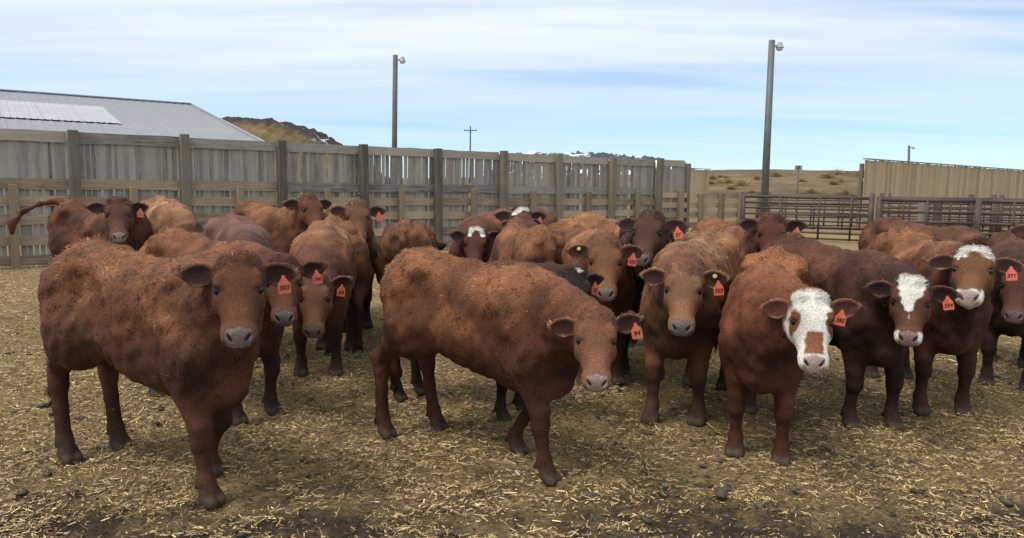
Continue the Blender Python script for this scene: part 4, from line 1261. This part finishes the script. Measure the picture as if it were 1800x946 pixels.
    C = C + (np.minimum(eb * np.array([.38, .34, .36]), .06) + [.006, .002, .003] - C) * (ear_in * .9)[:, None]
    C = C + (np.minimum(face * 1.7 + .03, .5) - C) * (ear_edge * .65)[:, None]
    # hooves, tail switch
    hf = sstep(.075, .055, V[:, 2]) * 1.0
    C = C + (np.array([.070, .048, .032]) - C) * hf[:, None]
    gloss = np.maximum(gloss, hf * .25)
    C = np.clip(C, .004, .9)
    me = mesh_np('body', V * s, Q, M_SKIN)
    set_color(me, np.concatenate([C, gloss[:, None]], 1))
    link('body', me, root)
    # ---- coat of hair
    nh = spec['hair']
    P4 = V[Q]
    ar = .5 * np.linalg.norm(np.cross(P4[:, 2] - P4[:, 0], P4[:, 3] - P4[:, 1]), axis=1)
    edens = (1 + .6 * headw + 1.2 * ear_edge + .1 * legw + .8 * headw)[Q].mean(1)
    bald = (pad + hf)[Q].max(1) > .3
    pr = ar * edens * ~bald; pr = np.cumsum(pr / pr.sum())
    fi = np.minimum(np.searchsorted(pr, rng.rand(nh)), len(Q) - 1)
    a_, b_ = rng.rand(nh, 1).astype(np.float32), rng.rand(nh, 1).astype(np.float32)
    wts = np.stack([(1 - a_) * (1 - b_), a_ * (1 - b_), a_ * b_, (1 - a_) * b_], 1)
    def samp(X):
        X = X if X.ndim == 2 else X[:, None]
        r_ = (X[Q[fi]] * wts).sum(1)
        return r_ if r_.shape[1] > 1 else r_[:, 0]
    P = samp(V); n = samp(Nn); n /= np.linalg.norm(n, axis=1)[:, None] + 1e-9
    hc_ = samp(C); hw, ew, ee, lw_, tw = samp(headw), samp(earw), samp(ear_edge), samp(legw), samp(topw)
    uh, vh, wh = samp(u), samp(v), samp(w); whh = samp(white)
    comb = np.tile(np.array([-.9, 0, -.55], np.float32), (nh, 1))
    neckw = sstep(.38, .60, P[:, 0]) * (1 - hw) * (1 - ew)
    comb = comb * (1 - neckw[:, None]) + np.array([-.25, 0, -1.0], np.float32) * neckw[:, None]
    comb = comb * (1 - lw_[:, None]) + np.array([-.1, 0, -1.0], np.float32) * lw_[:, None]
    Uf, Vf, Wf = U.astype(np.float32), Vv.astype(np.float32), W.astype(np.float32)
    hdir = np.where((uh > .10)[:, None], Uf[None] * 1.0 + np.sign(wh)[:, None] * Wf[None] * .25, -Uf[None] * .6 + np.sign(wh)[:, None] * Wf[None] * .6)
    comb = comb * (1 - hw[:, None]) + hdir * hw[:, None]
    edir = np.sign(wh)[:, None] * Wf[None] - .25 * Uf[None]
    comb = comb * (1 - ew[:, None]) + edir * ew[:, None]
    sw = np.stack([g(P + seedoff) for g in SWIRL], 1) * .38 + np.stack([g(P + seedoff) for g in FINE], 1) * .26
    comb = comb + sw * (1 - .45 * hw - .5 * lw_)[:, None] + rng.normal(size=(nh, 3)) * .10
    # hair lies in tufts that share a direction and a shade
    cell = np.floor((P + .010 * np.stack([g(P * 1.7 + seedoff) for g in FINE], 1)) / spec.get('tuft', .026)).astype(np.int64)
    hsh = (cell[:, 0] * 73856093) ^ (cell[:, 1] * 19349663) ^ (cell[:, 2] * 83492791)
    tb = np.random.RandomState(7).normal(size=(4096, 5)).astype(np.float32)[hsh % 4096]
    tuft = 1 - .55 * hw - .5 * lw_ - .6 * ew
    comb = comb + tb[:, :3] * (.34 * tuft)[:, None]
    tang = comb - n * (comb * n).sum(1)[:, None]; tang /= np.linalg.norm(tang, axis=1)[:, None] + 1e-6
    fore = hw * sstep(.13, .04, uh) * sstep(.0, .04, vh)
    ln = .020 * (1 + .5 * tw) * fluff
    ln = ln * (1 - lw_) + lw_ * np.interp(P[:, 2], [.08, .30, .45, .58], [.011, .016, .022, .024])
    ln = ln * (1 - hw) + hw * (.012 + .024 * fore * fluff) * sstep(.44, .36, uh)
    ln = ln * (1 - ew) + ew * (.008 + .015 * ee)
    sp = sstep(.10, .03, np.abs(P[:, 1])) * sstep(1.14, 1.2, P[:, 2]) * sstep(-.3, -.5, P[:, 0])     # tuft over the tail head
    ln = ln * (1 + .35 * sp)
    tl = (P[:, 0] < -.73) & (P[:, 2] < .60)
    ln = np.where(tl, .07, ln)
    ln = ln * rng.uniform(.6, 1.25, nh)
    lift = np.clip(.22 + .14 * tw + .35 * fore + .5 * sp + .3 * ee + rng.normal(size=nh) * .08 + tb[:, 3] * .13 * tuft - .15 * lw_ - .12 * hw, .10, 1.2)[:, None]
    d1 = tang * np.cos(lift) + n * np.sin(lift)
    lift2 = lift * .35
    d2 = tang * np.cos(lift2) + n * np.sin(lift2)
    roll = (rng.uniform(-1.0, 1.0, nh) * (1 - .7 * np.clip(lw_ + hw + ew, 0, 1)))[:, None]
    side = np.cross(d1, n); side /= np.linalg.norm(side, axis=1)[:, None] + 1e-6
    side = side * np.cos(roll) + n * np.sin(roll)
    wdt = (1.15 * spec.get('hw', .0024) * rng.uniform(.7, 1.3, nh) * (1 - .35 * hw - .2 * tw))[:, None]
    L = ln[:, None]
    r0 = P - n * .003
    m0 = r0 + d1 * L * .42
    tp = m0 + d2 * L * .58
    HV = np.stack([r0, m0 + side * wdt, m0 - side * wdt, tp], 1).reshape(-1, 3)
    i4 = np.arange(nh)[:, None] * 4
    tri = np.concatenate([i4 + [0, 1, 2], i4 + [2, 1, 3]], 1).reshape(-1, 3)
    hn = n + d1 * .22 + rng.normal(size=(nh, 3)) * .08 + tb[:, :3] * (.16 * tuft)[:, None] + .22 * np.stack([g(P + seedoff + 3) for g in FINE], 1) * (1 - .6 * hw)[:, None]
    hn /= np.linalg.norm(hn, axis=1)[:, None]
    var = np.exp(rng.normal(size=nh) * .24 + .16 * tb[:, 4] * tuft + .20 * FINE[0](P + seedoff + 9) + .10 * SWIRL[1](P * 1.5 + seedoff)) 
    var = var ** (1 - .65 * whh)
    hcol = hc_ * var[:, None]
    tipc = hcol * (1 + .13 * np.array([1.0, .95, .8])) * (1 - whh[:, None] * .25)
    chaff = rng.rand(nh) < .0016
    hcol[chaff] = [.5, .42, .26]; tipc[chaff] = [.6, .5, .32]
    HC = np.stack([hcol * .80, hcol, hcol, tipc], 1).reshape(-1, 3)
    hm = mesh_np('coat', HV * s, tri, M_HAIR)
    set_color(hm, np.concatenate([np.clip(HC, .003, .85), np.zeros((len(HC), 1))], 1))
    hm.normals_split_custom_set_from_vertices(np.repeat(hn, 4, axis=0).astype(np.float32))
    link('coat', hm, root, kind='stuff')
    # ---- eyes
    for sd in (1, -1):
        e = link('eye', EYE_ME, root)
        q = Hd(.172, .024, sd * .1030) * s
        k_ = s * hs
        e.matrix_local = Matrix(((U[0] * k_ * 1.25, Vv[0] * k_, W[0] * k_, q[0]), (U[1] * k_ * 1.25, Vv[1] * k_, W[1] * k_, q[1]), (U[2] * k_ * 1.25, Vv[2] * k_, W[2] * k_, q[2]), (0, 0, 0, 1)))
    # ---- ear tag with its number
    if spec.get('tag') is not None:
        sd = spec.get('tag_side', 1)
        base, ax_, nr, e2 = ears[0 if sd == 1 else 1]
        q = base + ax_ * spec.get('tag_at', .105) * .92 + e2 * -.022 + nr * .016
        pos = O + hs * (q[0] * U + q[1] * Vv + q[2] * W)
        nw = nr[0] * U + nr[1] * Vv + nr[2] * W
        nw = unit(nw * [1, 1, .35])
        xa = unit(np.cross(nw, zax)) * 1.0
        sw_ = R(spec.get('tag_swing', rng.uniform(-10, 10)))
        za = np.cross(xa, nw)
        xa, za = xa * math.cos(sw_) + za * math.sin(sw_), za * math.cos(sw_) - xa * math.sin(sw_)
        xr = np.cross(nw, za)                        # tag axes: y out of its face, z up
        M = Matrix(((xr[0], nw[0], za[0], pos[0] * s), (xr[1], nw[1], za[1], pos[1] * s), (xr[2], nw[2], za[2], pos[2] * s), (0, 0, 0, 1)))
        tg = link('ear_tag', TAG_ME, root)
        ts = .9 * s * hs * spec.get('tag_size', 1.0)
        tg.matrix_local = M @ Matrix.Scale(ts, 4)
        if spec['tag']:
            tm = text_mesh(spec['tag'], .048 if len(spec['tag']) < 3 else .040, M_INK)
            tn_ = link('tag_number', tm, tg)
            # text lies in its xy plane facing +z; stand it up facing +y of the tag
            tn_.matrix_local = Matrix(((-1, 0, 0, 0), (0, 0, 1, .0022), (0, 1, 0, -.070), (0, 0, 0, 1)))
    if spec.get('button'):
        base, ax_, nr, e2 = ears[0 if spec['button'] == 1 else 1]
        q = base + ax_ * .10 + e2 * .012 + nr * .004
        pos = O + hs * (q[0] * U + q[1] * Vv + q[2] * W)
        nw = unit(nr[0] * U + nr[1] * Vv + nr[2] * W)
        bo = link('ear_button', BUTTON_ME, root)
        bo.matrix_local = Matrix.Translation(Vector(pos * s)) @ Vector(nw).to_track_quat('Z', 'Y').to_matrix().to_4x4()
    return root
def gp(px, py): return at_z(px, py, 0.0)[:2]           # ground under a pixel
def gy(px, Y): return gx(px, Y)[:2]                    # ground in a pixel column at distance Y
def two(a, b): return 0.5 * (np.array(a) + np.array(b))
RED = (.140, .053, .031); RUST = (.20, .070, .034); TAN = (.27, .115, .055); DARK = (.075, .026, .018); MAROON = (.105, .034, .024); PLUM = (.13, .058, .046)
NEAR = dict(vox=.014, fine=.0065, hair=40000, hw=.0017)
MID = dict(vox=.0185, fine=.0095, hair=18000, hw=.0024)
FAR = dict(vox=.0215, fine=.012, hair=9000, hw=.0032)
PINK, GREYN, DUSK = (.22, .155, .135), (.15, .125, .115), (.075, .058, .053)
HERD = [
 dict(NEAR, id='303', label='shaggy red brown cow wearing orange ear tag 303', hind=two(gp(150, 805), gp(208, 795)), front=two(gp(355, 878), gp(366, 826)),
      poll=at_y(420, 466, 3.45), look=-2, pitch=50, col=RED, tag='303', tag_at=.13, stride=(-.20, .11, .04, -.03), fluff=1.1, ear=(4, 2), nose=PINK, sway=-.12, leg=(.085, .034, .022)),
 dict(NEAR, id='walk', label='red brown cow walking with lowered head and orange tag, beside the white faced cow', hind=two(gp(697, 770), gp(768, 765)), front=two(gp(985, 842), gp(895, 805)),
      poll=at_y(1047, 560, 3.55), look=3, hs=.93, pitch=50, s=.95, col=(.158, .058, .032), face=(.20, .088, .052), tag='94', tag_at=.15, tag_swing=-12, stride=(-.27, .13, .10, -.12), lift=(0, 0, .02, 0), ear=(-14, 8), nose=(.34, .235, .195), bleach=.7),
 dict(NEAR, id='385', label='red cow with a white face and orange tag 385', hind=gy(1350, 5.15), front=two(gp(1285, 800), gp(1377, 815)),
      poll=at_y(1424, 528, 3.83), look=8, pitch=50, s=.95, col=(.175, .060, .032), pat='hereford', face=(.20, .075, .038), earcol=(.16, .06, .035), tag='385', tag_at=.085, tag_swing=10, ear=(-4, 10), nose=(.46, .32, .28), stride=(.02, -.02, 0, 0)),
 dict(NEAR, id='323', label='tan brown cow facing forward with yellow button and orange tag 323', hind=gy(1248, 5.95), front=two(gp(1148, 748), gp(1213, 738)),
      poll=at_y(1203, 476, 4.55), look=-1, pitch=52, s=1.03, col=(.185, .076, .042), face=(.23, .112, .066), top=(.33, .165, .085), leg=(.085, .04, .028), tag='323', tag_at=.13, tag_side=1, button=1, ear=(3, 3), nose=GREYN, stride=(-.02, .10, 0, 0)),
 dict(NEAR, id='190', label='dark red brown cow with orange tag 190 behind cow 303', hind=gy(285, 5.55), front=two(gp(447, 742), gp(497, 735)), hair=28000,
      poll=at_y(498, 466, 4.62), look=0, pitch=50, s=1.0, col=(.125, .043, .028), leg=(.045, .020, .016), top=(.25, .10, .05), tag='190', tag_at=.13, ear=(-6, -8), nose=GREYN),
 dict(NEAR, id='334', label='dark maroon cow with white blaze on its forehead and tag 334', hind=gy(1372, 5.75), front=two(gp(1503, 745), gp(1540, 745)), hair=32000,
      poll=at_y(1603, 500, 4.40), look=0, pitch=52, s=1.0, col=(.062, .025, .017), top=(.125, .052, .031), face=(.115, .044, .028), hs=.95, leg=(.035, .014, .012), pat='blaze', tag='334', tag_at=.13, ear=(6, 2), nose=(.32, .22, .19), stride=(.04, -.04, 0, .05)),
 dict(MID, id='371', label='brown cow with white crown, white muzzle and orange tag 371', hind=gy(1555, 6.2), front=two(gp(1630, 728), gp(1690, 735)),
      poll=at_y(1714, 452, 4.75), look=-3, pitch=36, s=1.02, col=(.115, .040, .026), top=(.27, .115, .055), face=(.175, .078, .036), leg=(.048, .02, .016), pat='crown', tag='371', tag_at=.125, ear=(4, 4), nose=(.40, .28, .25), fine=.008, hair=24000),
 dict(MID, id='69', label='brown cow lowering its head, wearing orange tag 69', hind=gy(592, 7.1), front=gy(560, 6.05),
      poll=at_y(556, 500, 5.35), look=-8, pitch=62, s=1.03, col=(.155, .062, .036), face=(.19, .088, .054), leg=(.05, .024, .02), top=(.27, .125, .06), tag='69', tag_at=.11, tag_swing=8, ear=(-14, 0), nose=(.24, .16, .14)),
 dict(MID, id='blackhead', label='dark cow with black spotted poll standing behind the walking cow', hind=gy(730, 5.35), front=gy(885, 4.95),
      poll=at_y(1006, 482, 4.62), look=20, pitch=62, s=.89, col=(.062, .027, .019), top=(.13, .060, .038), face=(.030, .024, .022), leg=(.022, .012, .011), earcol=(.04, .022, .018), pat='spot', tag='35', tag_at=.11, nose=DUSK, tilt=-8),
 dict(MID, id='332', label='orange brown cow with a yellow button in one ear and tag 332', hind=gy(985, 6.9), front=gy(1060, 5.75),
      poll=at_y(1064, 432, 5.15), look=2, pitch=50, s=1.03, col=(.175, .068, .036), face=(.20, .085, .045), top=(.30, .135, .062), tag='332', tag_at=.12, tag_swing=8, button=-1, ear=(0, 2), nose=(.28, .21, .18)),
 dict(MID, id='37', label='dark maroon cow with dusty forehead stripe and tag 37', hind=gy(1130, 7.3), front=gy(1125, 6.15),
      poll=at_y(1146, 386, 5.75), look=-14, pitch=46, s=1.06, col=(.055, .024, .018), top=(.10, .044, .029), face=(.088, .040, .028), leg=(.025, .013, .012), earcol=(.05, .024, .020), tag='37', tag_at=.125, ear=(2, 2), nose=GREYN),
 dict(MID, id='391', label='brown cow with orange tag 391 looking over a dark back', hind=gy(1248, 7.5), front=gy(1305, 6.75),
      poll=at_y(1358, 388, 6.3), look=0, pitch=56, s=1.04, col=(.12, .044, .029), top=(.26, .11, .055), tag='391', tag_at=.125, ear=(0, 0), earcol=(.04, .02, .018), nose=DUSK),
 dict(MID, id='right', label='dark brown cow with mud coloured nose behind cow 371', hind=gy(1770, 6.75), front=gy(1768, 5.75),
      poll=at_y(1797, 478, 5.25), look=-6, pitch=50, s=1.0, col=(.060, .026, .018), top=(.12, .050, .030), face=(.095, .038, .028), leg=(.03, .014, .012), nose=(.19, .13, .12), tag=None),
 dict(MID, id='69b', label='brown cow standing just behind cow 69 with straw on its back', hind=gy(606, 6.75), front=gy(588, 7.75),
      poll=at_y(585, 420, 8.15), look=165, pitch=55, s=.96, col=(.115, .045, .030), top=(.27, .115, .055), leg=(.035, .018, .015)),
 dict(MID, id='rump', label='dark red cow seen from its rump beside the walking cow', hind=gy(712, 7.0), front=gy(732, 8.0),
      poll=at_y(745, 425, 8.4), look=170, pitch=55, s=1.0, col=(.092, .038, .026), top=(.19, .080, .042), leg=(.03, .015, .014)),
 dict(MID, id='plum', label='greyish plum brown cow with smooth round back behind cow 190', hind=gy(405, 7.35), front=gy(445, 6.3),
      poll=at_y(432, 440, 5.75), look=-5, pitch=60, s=1.02, col=PLUM, top=(.20, .105, .085), leg=(.05, .025, .02), bleach=.6, fluff=.6, ear=(-4, -4), earcol=(.06, .028, .022)),
 dict(MID, id='behindwalk', label='rust brown cow turned away among the herd, looking aside', hind=gy(950, 6.3), front=gy(905, 7.1),
      poll=at_y(912, 402, 7.35), look=40, pitch=44, s=1.0, col=(.15, .060, .038), top=(.24, .10, .052), face=(.15, .062, .040), earcol=(.06, .026, .02), nose=DUSK),
 dict(FAR, id='tailup', label='dark brown cow raising its tail beside the fence', hind=gy(148, 8.6), front=gy(222, 8.2),
      poll=at_y(207, 358, 7.75), look=0, pitch=52, s=1.10, col=(.11, .042, .028), top=(.17, .065, .036), face=(.12, .050, .034), earcol=(.035, .018, .016), tag='', tag_at=.12, nose=(.30, .23, .20), fine=.011, hair=13000,
      tail=[(-.66, 0, 1.16), (-.75, -.05, 1.225), (-.80, -.20, 1.20), (-.83, -.36, 1.12), (-.84, -.46, 1.00), (-.84, -.48, .88)]),
 dict(FAR, id='tan', label='light tan cow with its head down next to the fence', hind=gy(283, 9.3), front=gy(318, 8.2),
      poll=at_y(335, 400, 7.85), look=8, pitch=72, s=1.12, col=(.235, .108, .060), top=(.36, .185, .098), face=(.20, .10, .06), earcol=(.22, .11, .07), leg=(.10, .05, .03), fine=.011, hair=13000),
 dict(FAR, id='lookright', label='rust cow glancing aside in front of the windbreak', hind=gy(450, 9.1), front=gy(512, 8.6),
      poll=at_y(540, 357, 8.35), look=22, pitch=48, s=1.10, col=(.135, .050, .030), top=(.26, .11, .052), face=(.15, .062, .038), earcol=(.04, .02, .017), nose=GREYN),
 dict(FAR, id='dusknose', label='upright brown cow with a dusky nose and blank orange tag', hind=gy(575, 8.9), front=gy(622, 7.9),
      poll=at_y(629, 364, 7.5), look=0, pitch=48, s=1.08, col=(.155, .060, .036), top=(.29, .13, .062), face=(.165, .070, .042), earcol=(.06, .028, .021), tag='', tag_at=.12, nose=DUSK, fine=.011, hair=13000),
 dict(FAR, id='patches', label='smooth brown cow with two white patches on its forehead', hind=gy(880, 8.7), front=gy(836, 7.9),
      poll=at_y(838, 408, 7.4), look=-6, pitch=58, s=1.05, col=(.135, .050, .036), top=(.21, .082, .048), face=(.095, .038, .030), earcol=(.04, .02, .017), pat='patches', fluff=.6, fine=.011, hair=13000),
 dict(FAR, id='bar', label='dark cow with a slanting white bar across its forehead', hind=gy(945, 9.3), front=gy(925, 8.3),
      poll=at_y(915, 373, 7.95), look=0, pitch=50, s=1.06, col=(.10, .040, .030), face=(.075, .030, .025), earcol=(.035, .018, .016), pat='bar', tag='', tag_at=.13, fine=.011, hair=12000),
 dict(FAR, id='back24', label='maroon cow with its head hidden behind cow 371', hind=gy(1560, 8.0), front=gy(1660, 7.4),
      poll=at_y(1712, 430, 7.05), look=60, pitch=62, s=1.04, col=(.095, .040, .027), top=(.16, .068, .038)),
 dict(FAR, id='edge', label='brown cow of which only an ear shows past the dark cow', hind=gy(1885, 7.5), front=gy(1850, 6.5),
      poll=at_y(1839, 388, 6.1), look=0, pitch=52, s=1.05, col=(.15, .06, .038), earcol=(.13, .055, .038)),
 dict(FAR, id='midorange', label='orange brown cow with bleached back behind cow 332', hind=gy(1035, 8.3), front=gy(1105, 7.7),
      poll=at_y(1130, 420, 7.35), look=30, pitch=60, s=1.04, col=(.165, .068, .038), top=(.31, .145, .07)),
]
for i, sp in enumerate(HERD):
    build_cow(sp, i)
print('scene built in %.1f s' % (time.time() - T0))
